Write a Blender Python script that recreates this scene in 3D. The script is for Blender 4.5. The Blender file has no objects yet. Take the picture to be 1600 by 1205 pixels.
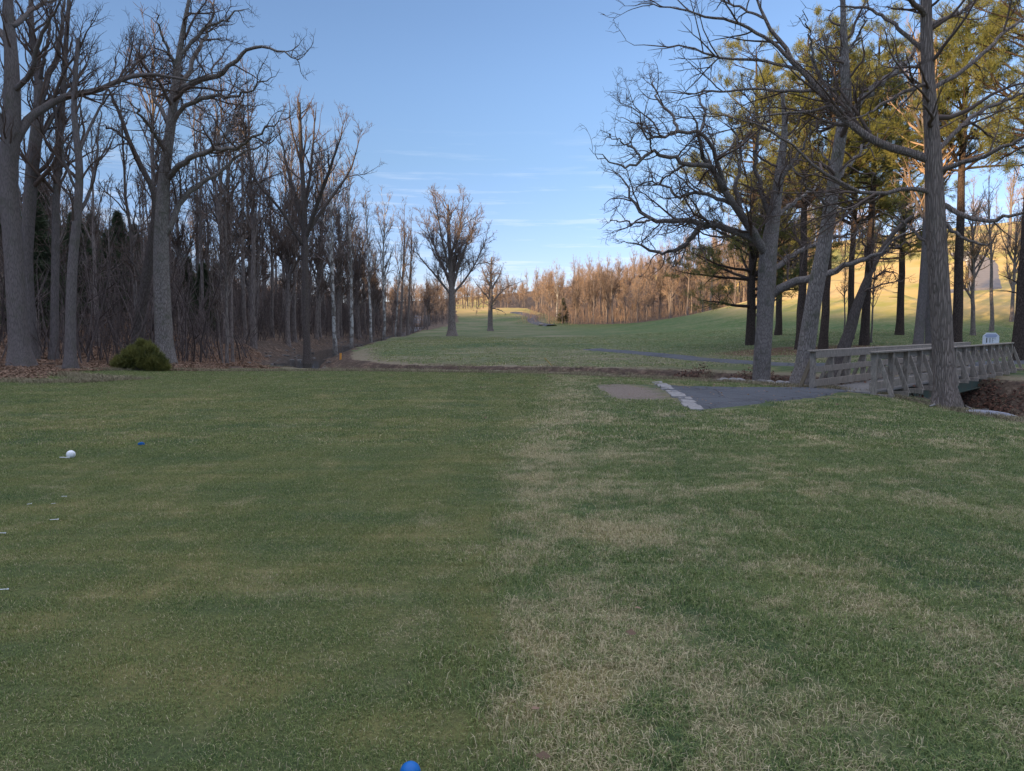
import bpy, math
import numpy as np
from mathutils import Vector

# ------------------------------------------------------------------ camera, sky, sun, exposure
S = bpy.context.scene
COL = S.collection
EYE = np.array([0.0, 0.0, 1.65]); F = 1120.0; PITCH = math.atan(88.5 / F)
cd = bpy.data.cameras.new('camera'); cam = bpy.data.objects.new('camera', cd); COL.objects.link(cam)
cam.location = EYE; cam.rotation_euler = (math.pi / 2 - PITCH, 0, 0)
cd.sensor_width = 36; cd.lens = 36 * F / 1600; cd.clip_start = 0.05; cd.clip_end = 6000
S.camera = cam
SUN_EL = math.radians(9.0); SUN_DIR = np.array([-0.80, -0.60, 0.0])      # towards the sun, horizontally
w = bpy.data.worlds.new("World"); S.world = w; w.use_nodes = True
nt = w.node_tree; nt.nodes.clear()
sky = nt.nodes.new('ShaderNodeTexSky'); sky.sky_type = 'NISHITA'; sky.sun_disc = False
sky.sun_elevation = SUN_EL; sky.sun_rotation = math.atan2(SUN_DIR[0], SUN_DIR[1])
sky.altitude = 100; sky.air_density = 0.8; sky.dust_density = 0.0; sky.ozone_density = 2.0
bg = nt.nodes.new('ShaderNodeBackground'); bg.inputs['Strength'].default_value = 0.15
wo = nt.nodes.new('ShaderNodeOutputWorld')
# thin high clouds near the horizon, drawn over the sky by direction
tc = nt.nodes.new('ShaderNodeTexCoord'); sp = nt.nodes.new('ShaderNodeSeparateXYZ')
nt.links.new(tc.outputs['Generated'], sp.inputs[0])
def wmath(op, a, b=None, c=None):
    n = nt.nodes.new('ShaderNodeMath'); n.operation = op
    for i, v in enumerate((a, b, c)):
        if v is None: continue
        if isinstance(v, (int, float)): n.inputs[i].default_value = v
        else: nt.links.new(v, n.inputs[i])
    return n.outputs[0]
mp = nt.nodes.new('ShaderNodeMapping'); mp.inputs['Scale'].default_value = (2.2, 2.2, 38)
mp.inputs['Rotation'].default_value = (0, 0.01, 0); mp.inputs['Location'].default_value = (0.35, 0.2, 0.43)
nt.links.new(tc.outputs['Generated'], mp.inputs[0])
cn = nt.nodes.new('ShaderNodeTexNoise'); cn.inputs['Scale'].default_value = 2.6; cn.inputs['Detail'].default_value = 6
cn.inputs['Roughness'].default_value = 0.62
nt.links.new(mp.outputs[0], cn.inputs['Vector'])
cr = nt.nodes.new('ShaderNodeMapRange'); cr.inputs[1].default_value = 0.53; cr.inputs[2].default_value = 0.78
nt.links.new(cn.outputs['Fac'], cr.inputs[0])
band = nt.nodes.new('ShaderNodeMapRange'); band.inputs[1].default_value = 0.27; band.inputs[2].default_value = 0.10
nt.links.new(sp.outputs['Z'], band.inputs[0])
cf = wmath('MULTIPLY', wmath('MULTIPLY', cr.outputs[0], band.outputs[0]), 0.8)
mx = nt.nodes.new('ShaderNodeMix'); mx.data_type = 'RGBA'
nt.links.new(cf, mx.inputs[0]); nt.links.new(sky.outputs[0], mx.inputs[6]); mx.inputs[7].default_value = (3.6, 3.9, 4.3, 1)
# dimmer and tinted towards the horizon; brightened overhead as added fill light
fr_ = nt.nodes.new('ShaderNodeFloatCurve'); cv = fr_.mapping.curves[0]
for xx, yy in ((.0, .142), (.15, .19), (.3, .245), (.45, .27), (1.0, .72)):
    if xx in (.0, 1.0): pt = cv.points[0 if xx == 0 else -1]; pt.location = (xx, yy)
    else: cv.points.new(xx, yy)
fr_.mapping.update(); nt.links.new(sp.outputs['Z'], fr_.inputs['Value'])
vs_ = nt.nodes.new('ShaderNodeVectorMath'); vs_.operation = 'SCALE'
hz = nt.nodes.new('ShaderNodeMapRange'); hz.data_type = 'FLOAT_VECTOR'; hz.inputs[7].default_value = (0, 0, 0); hz.inputs[8].default_value = (.22, .22, .22)
hz.inputs[9].default_value = (1.20, 1.04, 1.42); hz.inputs[10].default_value = (1.06, .97, 1.0); zc = nt.nodes.new('ShaderNodeCombineXYZ')
for i_ in range(3): nt.links.new(sp.outputs['Z'], zc.inputs[i_])
nt.links.new(zc.outputs[0], hz.inputs[6]); tm_ = nt.nodes.new('ShaderNodeVectorMath'); tm_.operation = 'MULTIPLY'
nt.links.new(sky.outputs[0], tm_.inputs[0]); nt.links.new(hz.outputs[1], tm_.inputs[1]); nt.links.new(tm_.outputs[0], vs_.inputs[0]); nt.links.new(wmath('MULTIPLY', fr_.outputs[0], 3.9), vs_.inputs['Scale'])
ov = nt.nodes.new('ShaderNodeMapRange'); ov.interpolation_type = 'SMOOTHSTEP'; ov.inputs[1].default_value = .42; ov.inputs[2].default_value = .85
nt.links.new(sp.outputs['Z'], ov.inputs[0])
overhead_fill = nt.nodes.new('ShaderNodeVectorMath'); overhead_fill.operation = 'SCALE'; overhead_fill.inputs[0].default_value = (4.1, 3.7, 3.4); nt.links.new(ov.outputs[0], overhead_fill.inputs['Scale'])  # warm fill light added above the frame to lift the shaded ground
ad = nt.nodes.new('ShaderNodeVectorMath'); ad.operation = 'ADD'; nt.links.new(vs_.outputs[0], ad.inputs[0]); nt.links.new(overhead_fill.outputs[0], ad.inputs[1])
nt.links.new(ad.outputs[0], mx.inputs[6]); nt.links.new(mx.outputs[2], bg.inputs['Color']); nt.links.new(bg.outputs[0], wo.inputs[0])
sd = bpy.data.lights.new('sun', 'SUN'); sun = bpy.data.objects.new('sun', sd); COL.objects.link(sun)
sd.energy = 5.0; sd.angle = math.radians(0.5); sd.color = (1.0, 0.70, 0.38)
dvec = Vector((SUN_DIR[0] * math.cos(SUN_EL), SUN_DIR[1] * math.cos(SUN_EL), math.sin(SUN_EL)))
sun.rotation_euler = dvec.to_track_quat('Z', 'Y').to_euler()
S.view_settings.view_transform = 'Standard'; S.view_settings.look = 'None'
S.view_settings.gamma = 1; S.view_settings.exposure = 0.95
S.cycles.max_bounces = 6; S.cycles.diffuse_bounces = 3

rng = np.random.default_rng(7)
cp_, sp_ = math.cos(PITCH), math.sin(PITCH)
def ray(u, v):
    a = (u - 800) / F; b = (602.5 - v) / F
    return np.array([a, cp_ + b * sp_, -sp_ + b * cp_])
def P(u, v, Y):
    d = ray(u, v); return EYE + d * (Y / d[1])

# ------------------------------------------------------------------ helpers
def lk(o, parent=None):
    COL.objects.link(o)
    if parent is not None: o.parent = parent
    return o
def tag(o, label=None, cat=None, group=None, kind=None):
    if label: o['label'] = label
    if cat: o['category'] = cat
    if group: o['group'] = group
    if kind: o['kind'] = kind
    return o
def empty(name, loc, label, cat, group=None, rz=0):
    o = bpy.data.objects.new(name, None); o.location = loc; o.rotation_euler = (0, 0, rz); o.empty_display_size = .2
    return tag(lk(o), label, cat, group)
def mesh_np(name, V, Fc, smooth=True):
    """V (n,3); Fc list of int arrays, each (m,k)"""
    me = bpy.data.meshes.new(name)
    V = np.asarray(V, np.float32)
    me.vertices.add(len(V)); me.vertices.foreach_set('co', V.ravel())
    Fc = [np.asarray(f, np.int32) for f in Fc if len(f)]
    nl = sum(f.size for f in Fc); npoly = sum(len(f) for f in Fc)
    me.loops.add(nl); me.loops.foreach_set('vertex_index', np.concatenate([f.ravel() for f in Fc]))
    me.polygons.add(npoly)
    tot = np.concatenate([np.full(len(f), f.shape[1], np.int32) for f in Fc])
    st = np.concatenate([[0], np.cumsum(tot)[:-1]]).astype(np.int32)
    me.polygons.foreach_set('loop_start', st); me.polygons.foreach_set('loop_total', tot)
    me.polygons.foreach_set('use_smooth', np.full(npoly, smooth, bool))
    me.update(calc_edges=True)
    return me
def mobj(name, me, mat, parent=None):
    if mat is not None: me.materials.clear(); me.materials.append(mat)
    return lk(bpy.data.objects.new(name, me), parent)

class MB:
    """collects boxes, bars and lathes for one mesh"""
    def __init__(s): s.v = []; s.q = []; s.t = []; s.n = 0
    def add(s, V, Q=(), T=()):
        s.v.append(np.asarray(V, float)); 
        for f in Q: s.q.append([i + s.n for i in f])
        for f in T: s.t.append([i + s.n for i in f])
        s.n += len(V)
    def bar(s, a, b, w, h, up=(0, 0, 1), jit=0.0):
        a = np.array(a, float); b = np.array(b, float); d = b - a; d /= np.linalg.norm(d)
        upv = np.array(up, float); x = np.cross(d, upv); x /= np.linalg.norm(x); z = np.cross(x, d)
        V = []
        for p in (a, b):
            for sx, sz in ((-1, -1), (1, -1), (1, 1), (-1, 1)):
                V.append(p + x * sx * w / 2 + z * sz * h / 2 + rng.normal(0, jit, 3) if jit else p + x * sx * w / 2 + z * sz * h / 2)
        s.add(V, [(3, 2, 1, 0), (4, 5, 6, 7), (0, 1, 5, 4), (1, 2, 6, 5), (2, 3, 7, 6), (3, 0, 4, 7)])
    def build(s, name, mat, parent=None, bevel=0.0, smooth=False):
        fc = []
        if s.q: fc.append(np.array(s.q))
        if s.t: fc.append(np.array(s.t))
        me = mesh_np(name, np.concatenate(s.v), fc, smooth)
        o = mobj(name, me, mat, parent)
        if bevel:
            m = o.modifiers.new('bevel', 'BEVEL'); m.width = bevel; m.segments = 2; m.limit_method = 'ANGLE'
        return o

# ------------------------------------------------------------------ materials
def new_mat(name, rough=0.85, spec=0.2):
    m = bpy.data.materials.new(name); m.use_nodes = True
    b = m.node_tree.nodes['Principled BSDF']
    b.inputs['Roughness'].default_value = rough; b.inputs['Specular IOR Level'].default_value = spec
    return m, m.node_tree, b
class NB:
    """node builder"""
    def __init__(s, t): s.t = t
    def n(s, typ, **kw):
        x = s.t.nodes.new(typ)
        for k, v in kw.items(): setattr(x, k, v)
        return x
    def put(s, sock, v):
        if v is None: return
        if isinstance(v, bpy.types.NodeSocket): s.t.links.new(v, sock)
        else:
            if sock.type == 'RGBA' and len(v) == 3: v = (*v, 1)
            sock.default_value = v
    def m(s, op, a, b=None, c=None, clamp=False):
        x = s.n('ShaderNodeMath', operation=op, use_clamp=clamp)
        for i, v in enumerate((a, b, c)): s.put(x.inputs[i], v)
        return x.outputs[0]
    def noise(s, vec, scale, detail=3, rough=.55, dist=0.0, out='Fac'):
        x = s.n('ShaderNodeTexNoise'); s.put(x.inputs['Vector'], vec)
        x.inputs['Scale'].default_value = scale; x.inputs['Detail'].default_value = detail
        x.inputs['Roughness'].default_value = rough; x.inputs['Distortion'].default_value = dist
        return x.outputs[out]
    def vor(s, vec, scale, feature='F1', out='Distance', rnd=1.0):
        x = s.n('ShaderNodeTexVoronoi', feature=feature); s.put(x.inputs['Vector'], vec)
        x.inputs['Scale'].default_value = scale; x.inputs['Randomness'].default_value = rnd
        return x.outputs[out]
    def map(s, vec, scale=(1, 1, 1), loc=(0, 0, 0), rot=(0, 0, 0)):
        x = s.n('ShaderNodeMapping'); s.put(x.inputs[0], vec)
        x.inputs['Scale'].default_value = scale; x.inputs['Location'].default_value = loc; x.inputs['Rotation'].default_value = rot
        return x.outputs[0]
    def rng(s, v, a, b, c=0.0, d=1.0, smooth=False):
        x = s.n('ShaderNodeMapRange'); x.interpolation_type = 'SMOOTHSTEP' if smooth else 'LINEAR'
        s.put(x.inputs[0], v)
        for i, q in enumerate((a, b, c, d)): s.put(x.inputs[i + 1], q)
        return x.outputs[0]
    def mix(s, f, a, b, mode='MIX'):
        x = s.n('ShaderNodeMix', data_type='RGBA', blend_type=mode); x.clamp_factor = True
        s.put(x.inputs[0], f); s.put(x.inputs[6], a); s.put(x.inputs[7], b)
        return x.outputs[2]
    def ramp(s, f, stops):
        x = s.n('ShaderNodeValToRGB'); s.put(x.inputs[0], f); e = x.color_ramp.elements
        while len(e) > 1: e.remove(e[-1])
        e[0].position, e[0].color = stops[0][0], (*stops[0][1], 1)
        for p_, c_ in stops[1:]:
            k = e.new(p_); k.color = (*c_, 1)
        return x.outputs[0]
    def bump(s, h, strength, dist, prev=None):
        x = s.n('ShaderNodeBump'); x.inputs['Strength'].default_value = strength; x.inputs['Distance'].default_value = dist
        s.put(x.inputs['Height'], h)
        if prev is not None: s.put(x.inputs['Normal'], prev)
        return x.outputs[0]
    def attr(s, name, out='Color'):
        x = s.n('ShaderNodeAttribute', attribute_name=name); return x.outputs[out]
def coords(nb, kind='Object'): return nb.n('ShaderNodeTexCoord').outputs[kind]

def bark_mat(name, c1, c2, scale=9.0, stretch=0.22, moss=0.0, bstr=0.9, bdist=0.03, fine=1.0, white=None):
    m, t, b = new_mat(name, 0.92, 0.1); nb = NB(t)
    o = coords(nb)
    warp = nb.noise(nb.map(o, (1, 1, .4)), 1.5, 3, out='Color')
    vec = nb.mix(.12, nb.map(o, (1, 1, stretch)), warp, 'ADD')
    v1 = nb.vor(vec, scale, 'DISTANCE_TO_EDGE')
    n1 = nb.noise(nb.map(o, (1, 1, .35)), scale * 3.2, 5, .65)
    h = nb.m('ADD', nb.m('MULTIPLY', nb.rng(v1, 0, .22), .6), nb.m('MULTIPLY', n1, .5))
    col = nb.mix(nb.rng(h, .25, .9), c1, c2)
    big = nb.noise(nb.map(o, (1, 1, .5)), 0.9, 4)
    col = nb.mix(nb.rng(big, .3, .7, 0, .45), col, tuple(x * 0.62 for x in c2))
    gn = nb.noise(o, 2.6, 3)
    if moss: col = nb.mix(nb.m('MULTIPLY', nb.rng(gn, .5, .72), moss), col, (.075, .085, .045))
    if white is not None:
        z = nb.n('ShaderNodeSeparateXYZ'); nb.put(z.inputs[0], o)
        pat = nb.noise(nb.map(o, (1, 1, .6)), 3.2, 4, .6)
        f = nb.m('MULTIPLY', nb.rng(pat, .46, .54), nb.rng(z.outputs[2], .3, 2.0))
        col = nb.mix(f, col, white)
    nb.put(b.inputs['Base Color'], col)
    nb.put(b.inputs['Normal'], nb.bump(h, bstr, bdist))
    return m
BARK_OAK = bark_mat('bark_oak', (.12, .10, .09), (.34, .295, .26), 24, .22, .5, .9, .025)
BARK_GREY = bark_mat('bark_grey', (.12, .10, .092), (.215, .182, .168), 26, .14, .35, .6, .012)
BARK_FURROW = bark_mat('bark_furrowed', (.135, .105, .088), (.36, .29, .245), 27, .09, .15, 1.0, .03)
BARK_PINE = bark_mat('bark_pine', (.040, .030, .025), (.125, .092, .074), 16, .3, .0, 1.0, .04)
BARK_DARK = bark_mat('bark_dark', (.065, .052, .046), (.16, .13, .112), 20, .2, .2, .8, .02)
BARK_WOODS = bark_mat('bark_woods', (.12, .095, .085), (.27, .225, .195), 9, .2, .0, .5, .03)
BARK_WHITE = bark_mat('bark_white', (.12, .10, .085), (.26, .23, .2), 6, .3, .0, .4, .02, white=(.46, .45, .42))
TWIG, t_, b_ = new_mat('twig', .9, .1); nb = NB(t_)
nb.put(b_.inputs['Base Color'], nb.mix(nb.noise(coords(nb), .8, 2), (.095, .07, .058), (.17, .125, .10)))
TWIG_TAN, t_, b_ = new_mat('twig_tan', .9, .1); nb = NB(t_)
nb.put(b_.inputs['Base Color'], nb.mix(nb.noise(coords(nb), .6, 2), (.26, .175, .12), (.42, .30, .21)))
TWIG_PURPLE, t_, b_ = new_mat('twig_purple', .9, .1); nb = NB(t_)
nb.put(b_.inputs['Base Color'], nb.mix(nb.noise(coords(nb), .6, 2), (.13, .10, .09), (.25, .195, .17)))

def leaf_mat(name, ca, cb, scale=.5, trans=.3):
    m, t, b = new_mat(name, .75, .2); nb = NB(t)
    pos = nb.n('ShaderNodeNewGeometry')
    c = nb.mix(nb.rng(nb.noise(coords(nb), scale, 3), .35, .65), ca, cb)
    c = nb.mix(nb.m('MULTIPLY', pos.outputs['Random Per Island'], .5), c, tuple(x * 1.6 for x in cb))
    nb.put(b.inputs['Base Color'], c)
    tr = nb.n('ShaderNodeBsdfTranslucent'); nb.put(tr.inputs[0], c)
    mxs = nb.n('ShaderNodeMixShader'); mxs.inputs[0].default_value = trans
    out = t.nodes['Material Output']
    t.links.new(b.outputs[0], mxs.inputs[1]); t.links.new(tr.outputs[0], mxs.inputs[2]); t.links.new(mxs.outputs[0], out.inputs[0])
    return m
NEEDLE = leaf_mat('pine_needles', (.072, .096, .030), (.195, .185, .058))
NEEDLE_DARK = leaf_mat('dark_needles', (.035, .050, .028), (.070, .085, .045), .8, .2)
JUNIPER = leaf_mat('shrub_leaves', (.048, .060, .022), (.19, .18, .05), 2.2, .2)
LEAF = leaf_mat('dead_leaves', (.13, .075, .045), (.26, .165, .11), 3.0, .1)

# ------------------------------------------------------------------ terrain
def smooth(e0, e1, x):
    t = np.clip((x - e0) / (e1 - e0), 0, 1); return t * t * (3 - 2 * t)
def pxz(u, v, Y): p = P(u, v, Y); return (p[0], p[1], p[2])
CP = [(-15, 0, 0), (0, 0, 0), (6, 4, 0), (-15, 15, 0), (0, 15, 0), (5.5, 15, -.01), (-14, 24, 0), (-6, 27, 0), (0, 26, 0), (5, 22, 0), (8.2, 18.5, 0), (7.5, 12, -.03), (9.3, 18.6, -.02),
      (0, -20, 0), (25, -20, -.6), (-30, -20, 2), (-24, 5, .6), (-22, 20, .35), (-17, 27, .15),
      (12, 5, -.22), (11, 14, -.28), (11, 18, -.35), (22, 4, -.8), (30, 12, -.9), (45, 0, -1.5), (60, 30, .5), (90, 0, 2), (22, 30, -.1), (30, 38, 0),
      (9, 31, -.4), (14, 32, -.4), (0, 41, -.55), (-10.5, 45, -.7), (-8, 50, -.6), (8, 50, -.45), (20, 45, -.1), (10, 70, 0), (-10, 80, 0), (12, 100, .5), (15, 140, 1.3),
      (-9.5, 108, .7), (-17, 108, .6), (-4.7, 155, 1.2), (4, 135, 1.0), (-14, 150, 1.5),
      pxz(1000, 505, 155), pxz(900, 511, 165), pxz(830, 503, 190), pxz(760, 484, 245), pxz(850, 479, 255), pxz(790, 500, 200), pxz(800, 471, 300), pxz(900, 480, 240), (0, 420, 24), (80, 420, 34),
      pxz(1150, 479, 150), pxz(1080, 492, 152), pxz(1100, 480, 185), pxz(1000, 470, 215), pxz(1150, 455, 200),
      pxz(1100, 520, 95), pxz(1200, 512, 100), pxz(1100, 536, 70),
      pxz(1500, 555, 45), pxz(1500, 538, 60), pxz(1500, 521, 75), pxz(1500, 512.5, 88), pxz(1300, 540, 55), pxz(1300, 512.5, 90), pxz(1250, 525, 72),
      pxz(1500, 500, 93), pxz(1300, 500, 98), pxz(1300, 478, 108), pxz(1535, 470, 100), pxz(1535, 453, 106), pxz(1535, 411, 126), pxz(1480, 388, 142), pxz(1600, 380, 140), pxz(1300, 440, 132),
      pxz(1590, 510, 86), pxz(1590, 470, 96), pxz(1420, 400, 142), pxz(1200, 462, 140), (120, 190, 26), (140, 120, 24), (90, 210, 26), (130, 60, 12), (180, 180, 34), (150, 0, 10),
      (-75, 106, 20), (-75, 140, 18.5), (-75, 185, 13), (-80, 250, 11), (-75, 60, 22), (-75, 20, 22), (-75, -20, 22), (-75, -60, 22), (-75, -100, 22), (-110, 20, 20), (-110, 106, 22), (-110, 190, 14),
      (-45, 40, 5.5), (-45, 0, 7), (-48, -50, 9), (-30, 38, 1.4), (-30, 62, 1.6), (-45, 80, 6.0), (-32, 100, 1.6), (-48, 120, 6.5), (-35, 150, 2.4), (-24, 110, .4), (-24, 80, .1), (-40, 210, 5), (-60, 300, 12), (-21, 50, -.2)]
CP = np.array(CP, float)
def tps_fit(c, lam=1e-4):
    X = c[:, :2] / 50; n = len(X)
    d2 = ((X[:, None] - X[None]) ** 2).sum(-1); K = np.where(d2 > 0, d2 * np.log(d2 + 1e-12) * .5, 0)
    A = np.zeros((n + 3, n + 3)); A[:n, :n] = K + lam * np.eye(n); A[:n, n] = 1; A[:n, n + 1:] = X; A[n, :n] = 1; A[n + 1:, :n] = X.T
    return X, np.linalg.solve(A, np.concatenate([c[:, 2], np.zeros(3)]))
TX, TW = tps_fit(CP, 2e-4)
CREEK = np.array([(34, -6, -2.0, 5.2, 1.9), (25, 7, -2.0, 5.2, 1.9), (18.6, 17, -2.0, 6.0, 2.0), (15.2, 24, -1.95, 4.6, 2.0), (10.5, 27.6, -1.95, 4.4, 1.8), (5, 34, -1.75, 4.4, 1.6), (0, 37.6, -1.65, 4.2, 1.5), (-8, 41.6, -1.6, 4.2, 1.35),
                  (-15, 49, -1.55, 4.6, 1.2), (-18.6, 62, -1.42, 4.6, 1.15), (-20.3, 80, -1.2, 4.2, 1.15), (-21.3, 100, -.98, 4, 1.1), (-22.5, 130, -.45, 4, 1.2), (-24, 175, .8, 4, 1.1), (-30, 240, 3, 4, 1)])
def resample(c, n):
    c = np.asarray(c, float)
    # catmull-rom through c, then even spacing
    p = np.vstack([2 * c[0] - c[1], c, 2 * c[-1] - c[-2]]); out = []
    for i in range(1, len(p) - 2):
        t = np.linspace(0, 1, 12, endpoint=False)[:, None]
        a, b, d, e = p[i - 1], p[i], p[i + 1], p[i + 2]
        out.append(.5 * ((2 * b) + (-a + d) * t + (2 * a - 5 * b + 4 * d - e) * t ** 2 + (-a + 3 * b - 3 * d + e) * t ** 3))
    out = np.vstack(out + [c[-1:]])
    k = min(3, c.shape[1]); s = np.concatenate([[0], np.cumsum(np.linalg.norm(np.diff(out[:, :k], axis=0), axis=1))])
    q = np.linspace(0, s[-1], n)
    return np.stack([np.interp(q, s, out[:, j]) for j in range(out.shape[1])], 1)
CK = resample(CREEK, 400)
def creek_d(x, y):
    """distance to the creek line and its width, depth there (any shape arrays)"""
    sh = x.shape; x = x.ravel(); y = y.ravel(); D = np.full(x.size, 1e9); W = np.ones(x.size); Dp = np.ones(x.size); SD = np.zeros(x.size)
    near = np.where((x > -60) & (x < 60) & (y < 260) & (y > -40))[0]
    for ch in np.array_split(near, max(1, len(near) // 4000)):
        d2 = (x[ch, None] - CK[None, :, 0]) ** 2 + (y[ch, None] - CK[None, :, 1]) ** 2
        k = d2.argmin(1); D[ch] = np.sqrt(d2[np.arange(len(ch)), k]); W[ch] = CK[k, 3]; Dp[ch] = CK[k, 4]
    return D.reshape(sh), W.reshape(sh), Dp.reshape(sh)
# the tee's far lip in plan
LIP = np.array([(-60, 22), (-15.9, 22.3), (-16.3, 25.5), (-15.2, 27.8), (-13, 28.8), (-9.4, 29.6), (-5.2, 28.9), (-1.2, 27.6), (2.4, 26.4), (4.5, 25.3), (6.3, 23.6), (7.4, 21.8), (8.2, 20.4), (9.8, 19.0), (10.8, 17.2), (10.6, 14.5), (11.6, 12.0), (15.5, 8), (26, -4)])
def vnoise(x, y, s, seed=0):
    """cheap smooth value noise"""
    r = np.random.default_rng(seed); g = r.random((128, 128))
    X = x / s + 1000; Y = y / s + 1000; i = np.floor(X).astype(int); j = np.floor(Y).astype(int); fx = X - i; fy = Y - j
    fx = fx * fx * (3 - 2 * fx); fy = fy * fy * (3 - 2 * fy)
    a = g[i % 128, j % 128]; b = g[(i + 1) % 128, j % 128]; c = g[i % 128, (j + 1) % 128]; d = g[(i + 1) % 128, (j + 1) % 128]
    return (a * (1 - fx) + b * fx) * (1 - fy) + (c * (1 - fx) + d * fx) * fy - .5
def axis(lo, hi, fine_lo, fine_hi, st, gr):
    a = list(np.arange(fine_lo, fine_hi, st)); d = st
    v = a[-1]
    while v < hi: d *= gr; v += min(d, 60); a.append(v)
    v = a[0]; d = st; b = []
    while v > lo: d *= gr; v -= min(d, 60); b.append(v)
    return np.array(b[::-1] + a)
GX = axis(-1500, 1500, -24, 24, .3, 1.02); GY = axis(-400, 2500, 1, 46, .3, 1.02)
XX, YY = np.meshgrid(GX, GY, indexing='ij')
def base_h(x, y):
    xc = np.clip(x, -105, 170) ; yc = np.clip(y, -90, 400)
    q = np.stack([xc.ravel(), yc.ravel()], 1) / 50; out = np.zeros(len(q)); n = len(TX)
    for k in range(0, len(q), 20000):
        s = q[k:k + 20000]; d2 = ((s[:, None] - TX[None]) ** 2).sum(-1)
        out[k:k + 20000] = (np.where(d2 > 0, d2 * np.log(d2 + 1e-12) * .5, 0)) @ TW[:n] + TW[n] + s @ TW[n + 1:]
    return out.reshape(x.shape)
ZZ = base_h(XX, YY)
CD, CW, CDP = creek_d(XX, YY)
woodn = vnoise(XX, YY, 2.2, 3) + .5 * vnoise(XX, YY, .9, 4)
prof = 1 - smooth(.9, 1, np.clip(CD / CW, 0, 1.0) * .0 + 0)  # placeholder of ones
cd_ = CD + woodn * .7 * smooth(1.2, 2.5, CD)
carve = CDP * (1 - smooth(1.1, CW, cd_)) ** .6
ZZ = ZZ - carve
near_ck = np.exp(-(CD / (CW * .8)) ** 2)
# rough, lumpy banks and woods floor; gently rolling lawn
XE_Y = np.array([0, 20, 27, 29, 35, 40, 60, 80, 100, 120, 150, 200, 240, 300, 3000]); XE_X = np.array([-19, -16.5, -16.2, -13.5, -12, -15, -21.5, -23, -23.5, -20, -17, -14.5, -18, -26, -26])
def wood_edge(y): return np.interp(y, XE_Y, XE_X)
inwood = smooth(.5, -1.2, XX - wood_edge(YY) + woodn * 1.3)
ZZ += near_ck * (vnoise(XX, YY, .7, 11) * .35 + vnoise(XX, YY, .33, 12) * .16) + inwood * (vnoise(XX, YY, 1.1, 13) * .22) * smooth(18, 30, np.hypot(XX, YY))
tee = (YY < 30)
ZZ += vnoise(XX, YY, 3.0, 14) * .03 + vnoise(XX, YY, 17, 15) * .35 * smooth(45, 90, YY)
ZZ += .45 * np.exp(-(((XX - 0) / 9) ** 2 + ((YY - 72) / 5) ** 2)) * .8        # low mound in the fairway
def gh(x, y):
    x = np.atleast_1d(np.asarray(x, float)); y = np.atleast_1d(np.asarray(y, float))
    i = np.clip(np.searchsorted(GX, x) - 1, 0, len(GX) - 2); j = np.clip(np.searchsorted(GY, y) - 1, 0, len(GY) - 2)
    fx = (x - GX[i]) / (GX[i + 1] - GX[i]); fy = (y - GY[j]) / (GY[j + 1] - GY[j])
    return (ZZ[i, j] * (1 - fx) + ZZ[i + 1, j] * fx) * (1 - fy) + (ZZ[i, j + 1] * (1 - fx) + ZZ[i + 1, j + 1] * fx) * fy
def h1(x, y): return float(gh(x, y)[0])
def G(u, v, ymax=500):
    d = ray(u, v); Y = np.concatenate([np.arange(2, 60, .1), np.arange(60, ymax, .4)])
    pts = EYE + d[None] * (Y / d[1])[:, None]
    below = pts[:, 2] < gh(pts[:, 0], pts[:, 1])
    k = int(below.argmax()) if below.any() else len(Y) - 1
    return pts[k]
# masks
leaf = np.clip(inwood, 0, 1)
rightwood = smooth(-2, 3, YY - np.interp(XX, [-10, 5, 15, 27, 47, 60, 90, 140], [262, 250, 178, 160, 154, 156, 160, 165]) + woodn * 3) * (XX > -8) * (1 - smooth(52, 70, XX) * (ZZ > 8))
leaf = np.maximum(leaf, rightwood)
bank = 1 - smooth(.96, 1.13, cd_ / CW)
bed = 1 - smooth(1.1, 2.6, cd_)
dryb = (1 - smooth(.95, 1.9, cd_ / CW)) * (YY > 21) * (XX > -14)
red = np.exp(-(((XX - 24) / 10) ** 2 + ((YY - 51) / 4.5) ** 2) ** 2)
hill = smooth(1.9, 5.0, ZZ - .0 + vnoise(XX, YY, 9, 21) * 1.5) * smooth(30, 45, XX) * smooth(80, 92, YY)
hill = np.maximum(hill, smooth(4, 9, ZZ) * (YY > 215))
scar = np.exp(-(((XX - 3.0) / 1.0) ** 2 + ((YY - 18.3) / 3.2) ** 2)) + .6 * np.exp(-(((XX - 3.4) / 1.2) ** 2 + ((YY - 13.6) / .9) ** 2)) + .55 * np.exp(-(((XX - 6.6) / 2.6) ** 2 + ((YY - 14.6 - (XX - 6.6) * .62) / .5) ** 2))
fair = smooth(38, 44, YY) * (1 - leaf)
nx, ny = len(GX), len(GY)
idx = np.arange(nx * ny).reshape(nx, ny)
quads = np.stack([idx[:-1, :-1], idx[1:, :-1], idx[1:, 1:], idx[:-1, 1:]], -1).reshape(-1, 4)
gme = mesh_np('ground', np.stack([XX, YY, ZZ], -1).reshape(-1, 3), [quads])
def vattr(me, name, *ch):
    a = me.attributes.new(name, 'FLOAT_COLOR', 'POINT')
    c = np.ones((len(me.vertices), 4), np.float32)
    for i, x in enumerate(ch): c[:, i] = np.clip(np.asarray(x, np.float32).ravel(), 0, 1)
    a.data.foreach_set('color', c.ravel())
vattr(gme, 'maska', leaf, bank, bed); vattr(gme, 'maskb', dryb, red, hill); vattr(gme, 'maskc', scar, fair, np.zeros_like(scar))

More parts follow.
